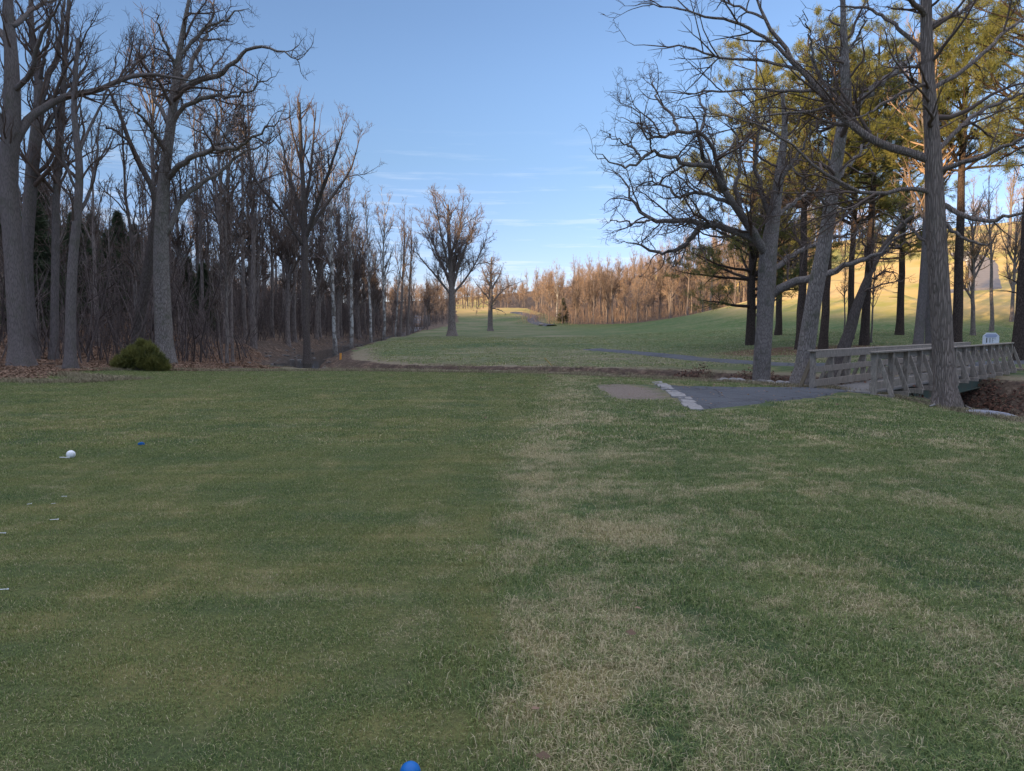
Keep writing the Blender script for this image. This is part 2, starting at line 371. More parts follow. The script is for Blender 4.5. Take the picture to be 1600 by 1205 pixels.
# shared turf colour (world position), used by the ground and by the blades
tg = bpy.data.node_groups.new('turf_colour', 'ShaderNodeTree')
tg.interface.new_socket('Color', in_out='OUTPUT', socket_type='NodeSocketColor')
tg.interface.new_socket('Dry', in_out='OUTPUT', socket_type='NodeSocketFloat')
nb = NB(tg); go = tg.nodes.new('NodeGroupOutput')
pos = nb.n('ShaderNodeNewGeometry').outputs['Position']
sx = nb.n('ShaderNodeSeparateXYZ'); nb.put(sx.inputs[0], pos)
X_, Y_ = sx.outputs[0], sx.outputs[1]
warpn = nb.noise(pos, .8, 3)
xr = nb.m('ADD', nb.m('SUBTRACT', X_, nb.rng(Y_, 9, 24, -.12, 1.2)), nb.m('MULTIPLY', nb.m('SUBTRACT', warpn, .5), .5))
rough_f = nb.rng(nb.m('DIVIDE', nb.m('ADD', xr, nb.m('MULTIPLY', nb.m('SUBTRACT', nb.noise(pos, 2.2, 3), .5), nb.rng(Y_, 5, 20, .15, 2.2))), nb.rng(Y_, 5, 20, 1, 9)), -.05, .12, 0, 1)
n_big = nb.noise(pos, .16, 3, .5); n_med = nb.noise(pos, .75, 4, .6, .4); n_sm = nb.noise(pos, 2.6, 4, .65); n_f = nb.noise(pos, 24, 3, .6)
strk = nb.noise(nb.map(pos, (.35, 1.6, 1), rot=(0, 0, .12)), 1.1, 4, .6)
cmix = nb.m('ADD', nb.m('MULTIPLY', n_med, .45), nb.m('ADD', nb.m('MULTIPLY', strk, .35), nb.m('MULTIPLY', n_big, .2)))
tee_c = nb.ramp(nb.rng(cmix, .39, .61), [(0, (.075, .130, .042)), (.35, (.145, .178, .054)), (.65, (.245, .235, .075)), (1, (.38, .31, .125))])
dryp = nb.noise(nb.map(pos, (1, 1, 1), (7.3, 2.1, 0)), .85, 6, .7, .6)
dry2 = nb.m('ADD', nb.m('MULTIPLY', dryp, .6), nb.m('MULTIPLY', n_sm, .4))
dry_rough = nb.rng(nb.m('ADD', dry2, nb.rng(nb.m('ABSOLUTE', nb.m('SUBTRACT', xr, .45)), 0, 1.3, .07, -.012)), .48, .61); dry_tee = nb.rng(dry2, .53, .66, 0, .62)
dryf = nb.m('ADD', nb.m('MULTIPLY', rough_f, dry_rough), nb.m('MULTIPLY', nb.m('SUBTRACT', 1, rough_f), dry_tee), clamp=True)
rough_c = nb.ramp(nb.rng(n_med, .34, .64), [(0, (.058, .118, .045)), (.5, (.10, .165, .055)), (1, (.20, .235, .08))])
base_c = nb.mix(rough_f, tee_c, rough_c)
straw = nb.mix(nb.rng(nb.noise(pos, .5, 2), .45, .6), (.52, .43, .24), (.56, .42, .17))
c = nb.mix(nb.m('MULTIPLY', dryf, .62), base_c, straw)
# brighter green band along the tee's far side
gb = nb.m('MULTIPLY', nb.rng(Y_, 17, 22), nb.rng(X_, -3, -7)); gb = nb.m('MULTIPLY', gb, nb.rng(n_med, .42, .6))
c = nb.mix(nb.m('MULTIPLY', gb, .5), c, (.075, .14, .04))
nb.put(go.inputs['Color'], c); nb.put(go.inputs['Dry'], dryf)

GM, t_, b_ = new_mat('ground_turf', .95, .12); nb = NB(t_)
tgn = nb.n('ShaderNodeGroup'); tgn.node_tree = tg
ge = nb.n('ShaderNodeNewGeometry'); pos = ge.outputs['Position']
ma = nb.n('ShaderNodeSeparateColor'); nb.put(ma.inputs[0], nb.attr('maska'))
mb_ = nb.n('ShaderNodeSeparateColor'); nb.put(mb_.inputs[0], nb.attr('maskb'))
mc = nb.n('ShaderNodeSeparateColor'); nb.put(mc.inputs[0], nb.attr('maskc'))
grain = nb.noise(pos, 55, 3, .7); g2 = nb.noise(pos, 9, 4, .65)
teec = nb.mix(nb.rng(grain, .3, .7), tgn.outputs['Color'], (.03, .028, .018), 'MIX')
teec = nb.mix(.75, tgn.outputs['Color'], nb.mix(.5, teec, (.05, .045, .028)))
# fairway turf
fn = nb.noise(nb.map(pos, (.10, .4, .3)), 1.0, 5, .62); fn2 = nb.noise(pos, .11, 4, .55, .6)
fc = nb.ramp(nb.rng(nb.m('ADD', nb.m('MULTIPLY', fn, .5), nb.m('MULTIPLY', fn2, .5)), .38, .60), [(0, (.055, .10, .032)), (.45, (.092, .125, .050)), (.75, (.15, .15, .078)), (1, (.20, .18, .11))])
sxx = nb.n('ShaderNodeSeparateXYZ'); nb.put(sxx.inputs[0], pos)
rg = nb.m('MULTIPLY', nb.rng(sxx.outputs[0], 8, 20), nb.rng(sxx.outputs[1], 50, 64))
fc = nb.mix(nb.m('MULTIPLY', rg, .8), fc, nb.mix(nb.rng(fn, .4, .65), (.045, .10, .022), (.085, .135, .036)))
fc = nb.mix(nb.m('MULTIPLY', nb.rng(sxx.outputs[1], 62, 46), nb.rng(nb.noise(nb.map(pos, (.25, .8, 1)), 1.0, 4), .38, .6)), fc, (.16, .135, .085))
mound = nb.m('MULTIPLY', nb.rng(nb.m('ABSOLUTE', sxx.outputs[0]), 9, 4), nb.rng(nb.m('ABSOLUTE', nb.m('SUBTRACT', sxx.outputs[1], 71)), 4.5, 2))
fc = nb.mix(nb.m('MULTIPLY', mound, .7), fc, (.022, .070, .022))
fc = nb.mix(nb.m('MULTIPLY', nb.rng(nb.noise(pos, 2.4, 6, .8), .35, .65), .55), fc, nb.mix(.5, fc, (.03, .045, .018)))
fc = nb.mix(nb.rng(nb.noise(nb.map(pos, (1, 2.2, 1)), 1.3, 6, .8), .47, .64, 0, .7), fc, (.23, .195, .115))
col = nb.mix(mc.outputs[1], teec, fc)
strawc = nb.mix(nb.rng(g2, .35, .7), (.13, .105, .07), (.27, .215, .15))
col = nb.mix(nb.m('MULTIPLY', nb.rng(nb.m('ADD', mb_.outputs[0], nb.m('MULTIPLY', nb.m('SUBTRACT', nb.noise(pos, .9, 4), .5), .9)), .25, .7), .8), col, strawc)
hillc = nb.mix(nb.rng(nb.noise(nb.map(pos, (1, 1, .5)), .07, 5, .6, .5), .42, .62), (.60, .39, .15), (.33, .29, .075))
hillc = nb.mix(nb.rng(nb.noise(nb.map(pos, (.3, .3, 1.6)), 1.0, 5, .7), .45, .75, 0, .5), hillc, (.52, .38, .22))
col = nb.mix(mb_.outputs[2], col, hillc)
dirt = nb.mix(nb.rng(nb.noise(pos, 22, 5, .8), .35, .65), (.10, .078, .06), (.27, .215, .175))
col = nb.mix(nb.rng(nb.m('ADD', mc.outputs[0], nb.m('MULTIPLY', nb.m('SUBTRACT', nb.noise(pos, 2.5, 6, .8), .5), 2.0)), .25, .75), col, dirt)
redc = nb.mix(nb.rng(g2, .3, .7), (.09, .045, .03), (.16, .085, .055))
col = nb.mix(nb.rng(nb.m('ADD', mb_.outputs[1], nb.m('MULTIPLY', nb.m('SUBTRACT', g2, .5), .5)), .35, .6), col, redc)
lv = nb.vor(pos, 7, out='Color'); lvs = nb.n('ShaderNodeSeparateColor'); nb.put(lvs.inputs[0], lv)
leafc = nb.ramp(lvs.outputs[0], [(0, (.050, .033, .024)), (.35, (.105, .068, .048)), (.7, (.165, .115, .080)), (1, (.24, .175, .125))])
leafc = nb.mix(nb.rng(nb.noise(pos, .35, 4), .4, .65, 0, .6), leafc, (.075, .060, .045))
col = nb.mix(nb.rng(nb.m('ADD', ma.outputs[0], nb.m('MULTIPLY', nb.m('SUBTRACT', g2, .5), .5)), .35, .65), col, leafc)
bankc = nb.mix(nb.rng(nb.noise(pos, 2.2, 5, .7), .38, .62), nb.mix(nb.rng(g2, .35, .65), (.030, .022, .018), (.085, .060, .045)), leafc)
col = nb.mix(nb.rng(nb.m('ADD', ma.outputs[1], nb.m('MULTIPLY', nb.m('SUBTRACT', nb.noise(pos, .8, 6, .75), .5), 2.4)), .35, .6), col, bankc)
col = nb.mix(nb.m('MULTIPLY', ma.outputs[2], .7), col, (.055, .047, .040))
nb.put(b_.inputs['Base Color'], col)
hh = nb.m('ADD', nb.m('MULTIPLY', grain, .5), nb.m('MULTIPLY', nb.noise(pos, 14, 4, .7), .6))
nb.put(b_.inputs['Normal'], nb.bump(hh, .7, .03))
ground = mobj('ground', gme, GM); tag(ground, kind='structure')

# ------------------------------------------------------------------ instanced stuff
def scatter(name, pts, rot, sc, sources, label, cat, mat=None):
    me = bpy.data.meshes.new(name); pts = np.asarray(pts, np.float32)
    me.vertices.add(len(pts)); me.vertices.foreach_set('co', pts.ravel())
    a = me.attributes.new('rot', 'FLOAT_VECTOR', 'POINT'); a.data.foreach_set('vector', np.asarray(rot, np.float32).ravel())
    a = me.attributes.new('sca', 'FLOAT_VECTOR', 'POINT'); a.data.foreach_set('vector', np.asarray(sc, np.float32).ravel())
    a = me.attributes.new('idx', 'INT', 'POINT'); a.data.foreach_set('value', rng.integers(0, len(sources), len(pts)).astype(np.int32))
    if not hasattr(scatter, 'k'): scatter.k = 0
    col = bpy.data.collections.new(name + '_sources')
    for s in sources: col.objects.link(s)
    ng = bpy.data.node_groups.new(name, 'GeometryNodeTree')
    ng.interface.new_socket('Geometry', in_out='INPUT', socket_type='NodeSocketGeometry'); ng.interface.new_socket('Geometry', in_out='OUTPUT', socket_type='NodeSocketGeometry')
    N = ng.nodes.new; L = ng.links.new
    gi, go, ip, ci = N('NodeGroupInput'), N('NodeGroupOutput'), N('GeometryNodeInstanceOnPoints'), N('GeometryNodeCollectionInfo')
    ci.inputs['Collection'].default_value = col; ci.inputs['Separate Children'].default_value = True; ci.inputs['Reset Children'].default_value = True
    def na(n, t): x = N('GeometryNodeInputNamedAttribute'); x.data_type = t; x.inputs['Name'].default_value = n; return x.outputs['Attribute']
    m2p = N('GeometryNodeMeshToPoints')
    L(gi.outputs[0], m2p.inputs['Mesh']); L(m2p.outputs[0], ip.inputs['Points']); L(ci.outputs[0], ip.inputs['Instance']); ip.inputs['Pick Instance'].default_value = True
    L(na('idx', 'INT'), ip.inputs['Instance Index'])
    e2r = N('FunctionNodeEulerToRotation'); L(na('rot', 'FLOAT_VECTOR'), e2r.inputs[0]); L(e2r.outputs[0], ip.inputs['Rotation']); L(na('sca', 'FLOAT_VECTOR'), ip.inputs['Scale'])
    L(ip.outputs[0], go.inputs[0])
    o = lk(bpy.data.objects.new(name, me)); o.modifiers.new('scatter', 'NODES').node_group = ng
    return tag(o, label, cat, kind='stuff')
def src(name, me, mat):
    me.materials.clear(); me.materials.append(mat); return bpy.data.objects.new(name, me)
def tilt(x, y, e=.4):
    dzx = (gh(x + e, y) - gh(x - e, y)) / (2 * e); dzy = (gh(x, y + e) - gh(x, y - e)) / (2 * e)
    return np.stack([np.arctan(dzy), -np.arctan(dzx)], 1)

# grass blades
BL, t_, b_ = new_mat('grass_blade', .6, .25); nb = NB(t_)
tgn = nb.n('ShaderNodeGroup'); tgn.node_tree = tg
ri = nb.n('ShaderNodeNewGeometry').outputs['Random Per Island']
dryb_ = nb.m('LESS_THAN', ri, nb.m('ADD', nb.m('MULTIPLY', tgn.outputs['Dry'], .62), .12))
wn = nb.n('ShaderNodeTexWhiteNoise', noise_dimensions='1D'); nb.put(wn.inputs['W'], nb.m('MULTIPLY', ri, 91.7))
gcol = nb.mix(.75, tgn.outputs['Color'], nb.mix(wn.outputs[0], (.05, .10, .03), (.31, .35, .11)))
scol = nb.mix(wn.outputs[0], (.36, .29, .16), (.72, .60, .38))
bc = nb.mix(dryb_, gcol, nb.mix(.15, scol, tgn.outputs['Color'])); nb.put(b_.inputs['Base Color'], bc)
tr = nb.n('ShaderNodeBsdfTranslucent'); nb.put(tr.inputs[0], bc); ms = nb.n('ShaderNodeMixShader'); ms.inputs[0].default_value = .25
t_.links.new(b_.outputs[0], ms.inputs[1]); t_.links.new(tr.outputs[0], ms.inputs[2]); t_.links.new(ms.outputs[0], t_.nodes['Material Output'].inputs[0])
def blades(n, size, h, wd, lean, seed):
    r = np.random.default_rng(seed)
    x = r.uniform(-size / 2, size / 2, n); y = r.uniform(-size / 2, size / 2, n); a = r.uniform(0, 2 * np.pi, n)
    L = h * r.uniform(.45, 1.25, n); ln = lean * r.uniform(.2, 1.3, n); wv = wd * r.uniform(.6, 1.3, n)
    dx, dy = np.cos(a), np.sin(a); px, py = -dy * wv / 2, dx * wv / 2
    ba = np.stack([x, y, np.full(n, -.006)], 1)
    mid = ba + np.stack([dx * L * ln * .35, dy * L * ln * .35, L * .6], 1)
    tip = ba + np.stack([dx * L * ln, dy * L * ln, L * (1 - .35 * np.clip(ln, 0, 1.6))], 1)
    pv = np.stack([px, py, 0 * px], 1)
    V = np.stack([ba - pv, ba + pv, mid + pv * .8, mid - pv * .8, tip], 1).reshape(-1, 3)
    b0 = np.arange(n)[:, None] * 5
    return mesh_np('blades', V, [b0 + np.array([[0, 1, 2, 3]]), b0 + np.array([[3, 2, 4]])], False)
short = [src('turf_patch', blades(3000, .62, .024, .0028, .9, 40 + i), BL) for i in range(3)]
long_ = [src('rough_patch', blades(2100, .62, .044, .0034, 1.2, 50 + i), BL) for i in range(4)]
midp = [src('turf_patch_wide', blades(1700, 1.2, .030, .008, 1.0, 60 + i), BL) for i in range(3)]
midr = [src('rough_patch_wide', blades(1800, 1.2, .050, .009, 1.2, 70 + i), BL) for i in range(3)]
LIPC = resample(LIP, 500)
def on_tee(x, y):
    """inside the mown platform: in front of its lip"""
    from_path = np.zeros(len(x), bool)
    yl = np.interp(x, [-16.3, -15.2, -13, -9.4, -5.2, -1.2, 2.4, 4.5, 6.3, 7.4, 8.2, 9.8, 10.8], [25.5, 27.8, 28.8, 29.6, 28.9, 27.6, 26.4, 25.3, 23.6, 21.8, 20.4, 19, 17.2])
    ok = (y < yl + .2) & (x > wood_edge(y) + .2)
    ok &= ~((x > 10.4) & (y > 11.5 - (x - 10.4) * 1.2) )
    return ok
PATH1 = [G(u, v) for u, v in [(1028, 600), (1055, 604), (1110, 605.5), (1180, 607), (1240, 607), (1283, 607)]]
PATH1b = [G(u, v) for u, v in [(1092, 642), (1120, 639.5), (1160, 636), (1220, 629), (1280, 621), (1367, 612)]]
poly1 = np.array([p[:2] for p in PATH1] + [p[:2] for p in PATH1b[::-1]])
def inside(poly, x, y):
    r = np.zeros(len(x), bool); n = len(poly)
    for i in range(n):
        x1, y1 = poly[i]; x2, y2 = poly[(i + 1) % n]
        if y1 == y2: continue
        c = ((y1 > y) != (y2 > y)) & (x < (x2 - x1) * (y - y1) / (y2 - y1) + x1); r ^= c
    return r
def gridpts(x0, x1, y0, y1, st, jit=.3):
    a, b = np.meshgrid(np.arange(x0, x1, st), np.arange(y0, y1, st)); a = a.ravel() + rng.uniform(-jit, jit, a.size) * st; b = b.ravel() + rng.uniform(-jit, jit, b.size) * st
    return a, b
def lay(name, x, y, srcs, label, zs=1.0):
    n = len(x); z = gh(x, y); tl = tilt(x, y)
    rz = rng.uniform(0, 6.28, n)
    # tilt expressed in the instance's own turned frame is small: apply it in world axes
    rot = np.stack([tl[:, 0], tl[:, 1], rz * 0], 1); sc = np.stack([np.ones(n), np.ones(n), zs * rng.uniform(.7, 1.25, n)], 1)
    flip = rng.integers(0, 2, (n, 2)) * 2 - 1; sc[:, :2] *= flip
    return scatter(name, np.stack([x, y, z], 1), rot, sc, srcs, label, 'grass')
xr_ = lambda y: np.interp(y, [9, 24], [-.12, 1.2])
dirtm = lambda x, y: np.exp(-(((x - 3.0) / 1.0) ** 2 + ((y - 18.3) / 3.2) ** 2)) > rng.uniform(.25, .95, len(x))
x, y = gridpts(-9, 9, 1.6, 10.2, .4); k = (np.abs(x) < .76 * y + 1.0) & on_tee(x, y)
x, y = x[k], y[k]; rr = x > xr_(y) + rng.normal(0, .08, len(x))
lay('tee_grass', x[~rr], y[~rr], short, 'short mown green grass of the golf tee')
lay('rough_grass', x[rr], y[rr], long_, 'longer patchy grass with straw coloured blades')
x, y = gridpts(-24, 14, 10, 31, .8); k = (np.abs(x) < .76 * y + 1.5) & on_tee(x, y) & ~inside(poly1 + 0, x, y) & ~dirtm(x, y)
for q in range(8): k &= ~inside(poly1, x + .55 * math.cos(q * .785), y + .55 * math.sin(q * .785))
x, y = x[k], y[k]; rr = x > xr_(y)
lay('tee_grass', x[~rr], y[~rr], midp, 'short green grass on the back half of the tee')
lay('rough_grass', x[rr], y[rr], midr, 'patchy grass sloping down towards the footbridge')

farp = [src('fairway_tuft', blades(190, 2.4, .07, .040, 1.3, 80 + i), BL) for i in range(3)]
x, y = gridpts(-24, 60, 41, 105, 1.9, .45); k = (x > wood_edge(y) + 5) & (np.abs(x) < .74 * y + 2) & (gh(x, y) < 1.6); d_, w_, _ = creek_d(x, y); k &= d_ > w_ * 1.25
x, y = x[k], y[k]; lay('fairway_grass', x, y, farp, 'uneven tufts in the turf of the fairway', .8)
# ------------------------------------------------------------------ branching
def nrm(v): return v / np.maximum(np.linalg.norm(v, axis=-1, keepdims=True), 1e-9)
def plen(Pp): return np.linalg.norm(np.diff(Pp, axis=1), axis=2).sum(1)
def spawn(r, Pp, Rr, dens, t0, t1, ang, lf, rf, rt, wan, up, n, lmax=9, lmin=.05, maxn=40, thin=.022, maxtot=None):
    """children of branches Pp (B,n,3): returns (C,m,3),(C,m)"""
    L = plen(Pp); cnt = np.minimum(r.poisson(np.maximum(dens * L * (t1 - t0), .01)), maxn)
    ix = np.repeat(np.arange(len(Pp)), cnt)
    if len(ix) == 0: return np.zeros((0, n, 3)), np.zeros((0, n))
    if maxtot and len(ix) > maxtot: ix = r.choice(ix, maxtot, replace=False)
    t = r.uniform(t0, t1, len(ix)) * .999; m = Pp.shape[1] - 1
    f = t * m; i = np.minimum(f.astype(int), m - 1); f = (f - i)[:, None]
    A, B = Pp[ix, i], Pp[ix, i + 1]; st = A * (1 - f) + B * f; T = nrm(B - A)
    rad = Rr[ix, i] * (1 - f[:, 0]) + Rr[ix, i + 1] * f[:, 0]
    q = r.normal(size=T.shape); q = nrm(q - (q * T).sum(1, keepdims=True) * T)
    q[:, 2] += up * .8; q = nrm(q)
    a = np.radians(r.uniform(ang[0], ang[1], len(ix)))[:, None]
    D = nrm(T * np.cos(a) + q * np.sin(a))
    ln = np.clip(lf * L[ix] * (1.1 - .75 * t) * r.uniform(.55, 1.25, len(ix)), lmin, lmax)
    r0 = np.maximum(np.minimum(rad * rf, .003 + ln * thin), rt * 1.15)
    C = np.zeros((len(ix), n, 3)); C[:, 0] = st; R2 = np.zeros((len(ix), n)); R2[:, 0] = r0
    d = D.copy(); step = (ln / (n - 1))[:, None]
    for k in range(1, n):
        d = nrm(d + r.normal(size=d.shape) * wan + np.array([0, 0, up * .22]) )
        C[:, k] = C[:, k - 1] + d * step; R2[:, k] = r0 * (1 - k / (n - 1)) ** .8 + rt
    R2[:, 0] = r0
    return C, R2
def tubes(Pp, Rr, sides):
    """vertices and quads for a batch of tubes"""
    B, n, _ = Pp.shape
    T = np.zeros_like(Pp); T[:, 1:-1] = Pp[:, 2:] - Pp[:, :-2]; T[:, 0] = Pp[:, 1] - Pp[:, 0]; T[:, -1] = Pp[:, -1] - Pp[:, -2]; T = nrm(T)
    ref = np.where(np.abs(T[:, :1, 2:3]).repeat(n, 1) > .8, np.array([1., 0, 0]), np.array([0, 0, 1.]))
    U = nrm(np.cross(T, ref)); W = np.cross(T, U)
    a = np.arange(sides) * 2 * np.pi / sides
    ring = U[:, :, None] * np.cos(a)[None, None, :, None] + W[:, :, None] * np.sin(a)[None, None, :, None]
    V = Pp[:, :, None] + ring * (Rr[:, :, None, None] if Rr.ndim == 2 else Rr[..., None])
    V = V.reshape(-1, 3)
    b = (np.arange(B) * n * sides)[:, None, None]; k = (np.arange(n - 1) * sides)[None, :, None]; s = np.arange(sides)[None, None, :]; s2 = (s + 1) % sides
    Q = np.stack([b + k + s, b + k + s2, b + k + sides + s2, b + k + sides + s], -1).reshape(-1, 4)
    return V, Q
def join(parts):
    V = []; Q = []; o = 0
    for v, q in parts:
        if len(v) == 0: continue
        V.append(v); Q.append(q + o); o += len(v)
    return np.concatenate(V), np.concatenate(Q)
def lumpy(r, Pp, Rr, sides, amt=.08):
    B, n = Rr.shape; a = np.arange(sides) * 2 * np.pi / sides; ph = r.uniform(0, 6.28, (B, 1, 1, 4))
    s = np.linspace(0, 1, n)[None, :, None] * plen(Pp)[:, None, None]
    lob = sum(np.sin((k + 2) * a[None, None] + ph[..., k] + s * r.uniform(.2, .7)) for k in range(4)) / 4
    return Rr[:, :, None] * (1 + amt * lob * 1.4 + r.normal(0, amt * .22, (B, n, sides)))

def hero(name, label, trunk, limbs, base_wood, style, seed, twig=TWIG, extra=6, group=None, cat='tree', dens=1.0, flare=1.36, sides=14, t0x=.45):
    """trunk: [(u,v,width_px)...] at depth Y (first entry (Y,)), limbs: list of (dY, [(u,v)...], w0, w1)"""
    r = np.random.default_rng(seed); Y = trunk[0]; pts = trunk[1]
    T3 = np.array([[*P(u, v, Y), wpx / 2 * Y / F] for u, v, wpx in pts])
    gz = h1(T3[0, 0], T3[0, 1]); 
    T3[0, 2] = gz - .35 if T3[0, 2] > gz - .35 else T3[0, 2]
    TR = resample(T3, 30)
    hgt = TR[:, 2] - gz; R = TR[:, 3] * (1 + (flare - 1) * np.exp(-np.maximum(hgt, 0) / .3))
    origin = np.array([TR[0, 0], TR[0, 1], gz])
    root = empty(name, origin, label, cat, group)
    tp = TR[None, :, :3] - origin; tr_ = R[None]
    # buttress roots: radius varies round the trunk near the ground
    Rl = lumpy(r, tp, tr_, sides * 2, .06)
    a = np.arange(sides * 2) * np.pi / sides
    but = (np.sin(a * 5 + r.uniform(0, 6)) * .5 + .5)[None, None] * np.exp(-np.maximum(hgt, 0) / .35)[None, :, None] * .26
    Rl = Rl * (1 + but)
    V, Q = tubes(tp, Rl, sides * 2)
    mobj('trunk', mesh_np('trunk', V, [Q]), base_wood, root)
    LP = []; LR = []
    cand = TR[:, [0, 1, 2, 3]]
    def proj(p): 
        d = p - EYE; f_ = d[:, 1] * cp_ - d[:, 2] * sp_; up_ = d[:, 1] * sp_ + d[:, 2] * cp_; return np.stack([800 + F * d[:, 0] / f_, 602.5 - F * up_ / f_], 1)
    for dY, lp, w0, w1 in limbs:
        a = np.array(lp, float); s = np.concatenate([[0], np.cumsum(np.hypot(*np.diff(a, axis=0).T))]); s /= s[-1]
        uvc = proj(cand[:, :3]); dd = np.hypot(uvc[:, 0] - lp[0][0], uvc[:, 1] - lp[0][1]); kk = int(dd.argmin()); Yb_ = Y
        if dd[kk] < 45: Yb_ = cand[kk, 1]
        dY = dY * 1.0; Ysave = Y; Y_b = Yb_
        q = np.array([[*P(u, v, Y_b + dY * k), (w0 + (w1 - w0) * k) / 2 * (Y_b + dY * k) / F] for (u, v), k in zip(lp, s)])
        if dd[kk] < 45: q = np.vstack([[*cand[kk, :3], min(q[0, 3] * 1.25, cand[kk, 3])], q]) if np.linalg.norm(q[0, :3] - cand[kk, :3]) > .12 else np.vstack([[*cand[kk, :3], q[0, 3]], q[1:]])
        q = resample(q, 22); jit = r.normal(0, style['knot'], (22, 3)) * np.linspace(0, 1, 22)[:, None] ** .5; jit[0] = 0; q[:, 3] *= (1 - np.linspace(0, 1, 22) ** 5 * .8)
        cand = np.vstack([cand, np.column_stack([q[:, :3] + jit, q[:, 3]])])
        LP.append(q[:, :3] - origin + jit); LR.append(q[:, 3])
    LP = np.array(LP).reshape(-1, 22, 3); LR = np.array(LR).reshape(-1, 22)
    for i in range(len(LP)):
        V, Q = tubes(LP[i:i + 1], lumpy(r, LP[i:i + 1], LR[i:i + 1], 9, .08), 9)
        mobj('limb', mesh_np('limb', V, [Q]), base_wood, root)
    st = style; RT = max(.0032, min(Y, 80) * .000095)
    tp2 = tp; 
    A, AR = spawn(r, tp2, tr_, 1.5 * extra / max(plen(tp2)[0], 1) / (1 - t0x), t0x, .98, st['a1'], .30 if Y < 90 else .5, .5, .004, st['wan'], st['up'], 12, lmax=6 if Y < 90 else 9)
    B0 = np.concatenate([LP[:, ::2][:, :11], LP[:, 1::2][:, -1:]], 1) if False else LP
    # second order
    s1 = [spawn(r, LP, LR, 2.0 * dens, .12, 1, st['a2'], .42, .62, .004, st['wan'], st['up'], 9, lmax=4.2 if Y < 90 else 5, lmin=.6, thin=.014), spawn(r, A, AR, 2.2 * dens, .15, 1, st['a2'], .45, .6, .004, st['wan'], st['up'], 9, lmax=3.5, thin=.014)] if len(LP) else [spawn(r, A, AR, 2.2 * dens, .15, 1, st['a2'], .45, .6, .004, st['wan'], st['up'], 9, lmax=3.5, thin=.014)]
    B_ = np.concatenate([q[0] for q in s1]); BR = np.concatenate([q[1] for q in s1])
    C_, CR = spawn(r, B_, BR, 3.6 * dens, .12, 1, st['a3'], .5, .6, RT, st['wan'] * 1.1, st['up'], 7, lmax=2.0, lmin=.35, thin=.010)
    LT = spawn(r, LP, LR, 1.8 * dens, .2, 1, st['a3'], .12, .3, RT, st['wan'] * 1.1, st['up'], 7, lmax=1.3, lmin=.35, thin=.010) if len(LP) else (np.zeros((0, 7, 3)), np.zeros((0, 7)))
    C_ = np.concatenate([C_, LT[0]]); CR = np.concatenate([CR, LT[1]])
    D_, DR = spawn(r, C_, CR, 6.5 * dens, .1, 1, st['a3'], .55, .6, RT * .9, st['wan'] * 1.2, st['up'] * .6, 5, lmax=.9, lmin=.25, maxtot=30000, thin=.006)
    V, Q = join([tubes(A, AR, 6), tubes(B_, BR, 5), tubes(C_, CR, 4), tubes(D_, DR, 3)])
    mobj('crown', mesh_np('crown', V, [Q]), twig, root)
    return root
OAK = dict(a1=(40, 80), a2=(35, 80), a3=(30, 75), wan=.26, up=.18, knot=.07)
MAPLE = dict(a1=(30, 65), a2=(30, 60), a3=(25, 60), wan=.14, up=.35, knot=.03)
SWEEP = dict(a1=(60, 95), a2=(30, 65), a3=(30, 60), wan=.11, up=.06, knot=.025)

# left group
hero('maple_tree', 'huge grey trunk at the wood edge with a long low arching limb', (27.5, [(34, 586, 31), (29, 530, 28), (22, 400, 26), (14, 300, 25), (15, 240, 25), (19, 180, 24), (18, 100, 20), (14, 40, 16), (11, -30, 12)]),
     [(3, [(22, 225), (34, 203), (55, 178), (100, 152), (150, 142), (190, 124), (220, 117), (262, 118), (300, 124), (345, 112)], 14, 3),
      (-2, [(20, 150), (50, 110), (62, 60), (85, 20), (110, -20)], 9, 3), (1, [(16, 100), (6, 60), (-20, 20)], 9, 4), (-1, [(18, 240), (0, 190), (-20, 120), (-40, 60)], 10, 5),
      (2, [(22, 40), (60, 10), (120, -10)], 8, 3)], BARK_GREY, MAPLE, 1, extra=9)
hero('maple_tree', 'tall grey trunk just behind the huge trunk, forking high into two stems', (30.5, [(50, 575, 19), (46, 500, 17), (42, 400, 16), (50, 270, 18), (60, 180, 16), (60, 120, 11), (50, 60, 8), (48, -20, 6)]),
     [(1, [(60, 180), (72, 130), (90, 80), (98, 30), (100, -20)], 10, 5), (-1, [(58, 130), (75, 60), (80, 0)], 7, 3), (1, [(58, 230), (90, 170), (130, 110), (150, 50)], 6, 2)], BARK_GREY, MAPLE, 2, extra=8)
hero('maple_tree', 'slim straight trunk with smooth bark between the two thick trunks at the wood edge', (31, [(84, 572, 12), (86, 450, 11), (88, 300, 10), (95, 200, 9), (101, 100, 7), (108, 0, 5)]),
     [(1, [(90, 290), (110, 220), (140, 170)], 4, 1.5), (-1, [(94, 210), (80, 150), (70, 90)], 4, 1.5), (1, [(98, 150), (120, 90), (130, 30)], 4, 1.5)], BARK_GREY, MAPLE, 3, extra=10)
hero('maple_tree', 'medium pale grey trunk rising from the fallen leaves, beside the juniper shrub', (27.5, [(109, 583, 17), (110, 500, 15), (113, 420, 14), (121, 330, 12), (124, 260, 10), (116, 170, 8), (122, 60, 5)]),
     [(1, [(116, 350), (140, 300), (152, 240), (160, 150)], 6, 2), (-1, [(122, 300), (100, 250), (96, 190)], 5, 1.5), (1, [(122, 240), (150, 180), (175, 120), (190, 60)], 5, 1.5)], BARK_GREY, MAPLE, 4, extra=12)
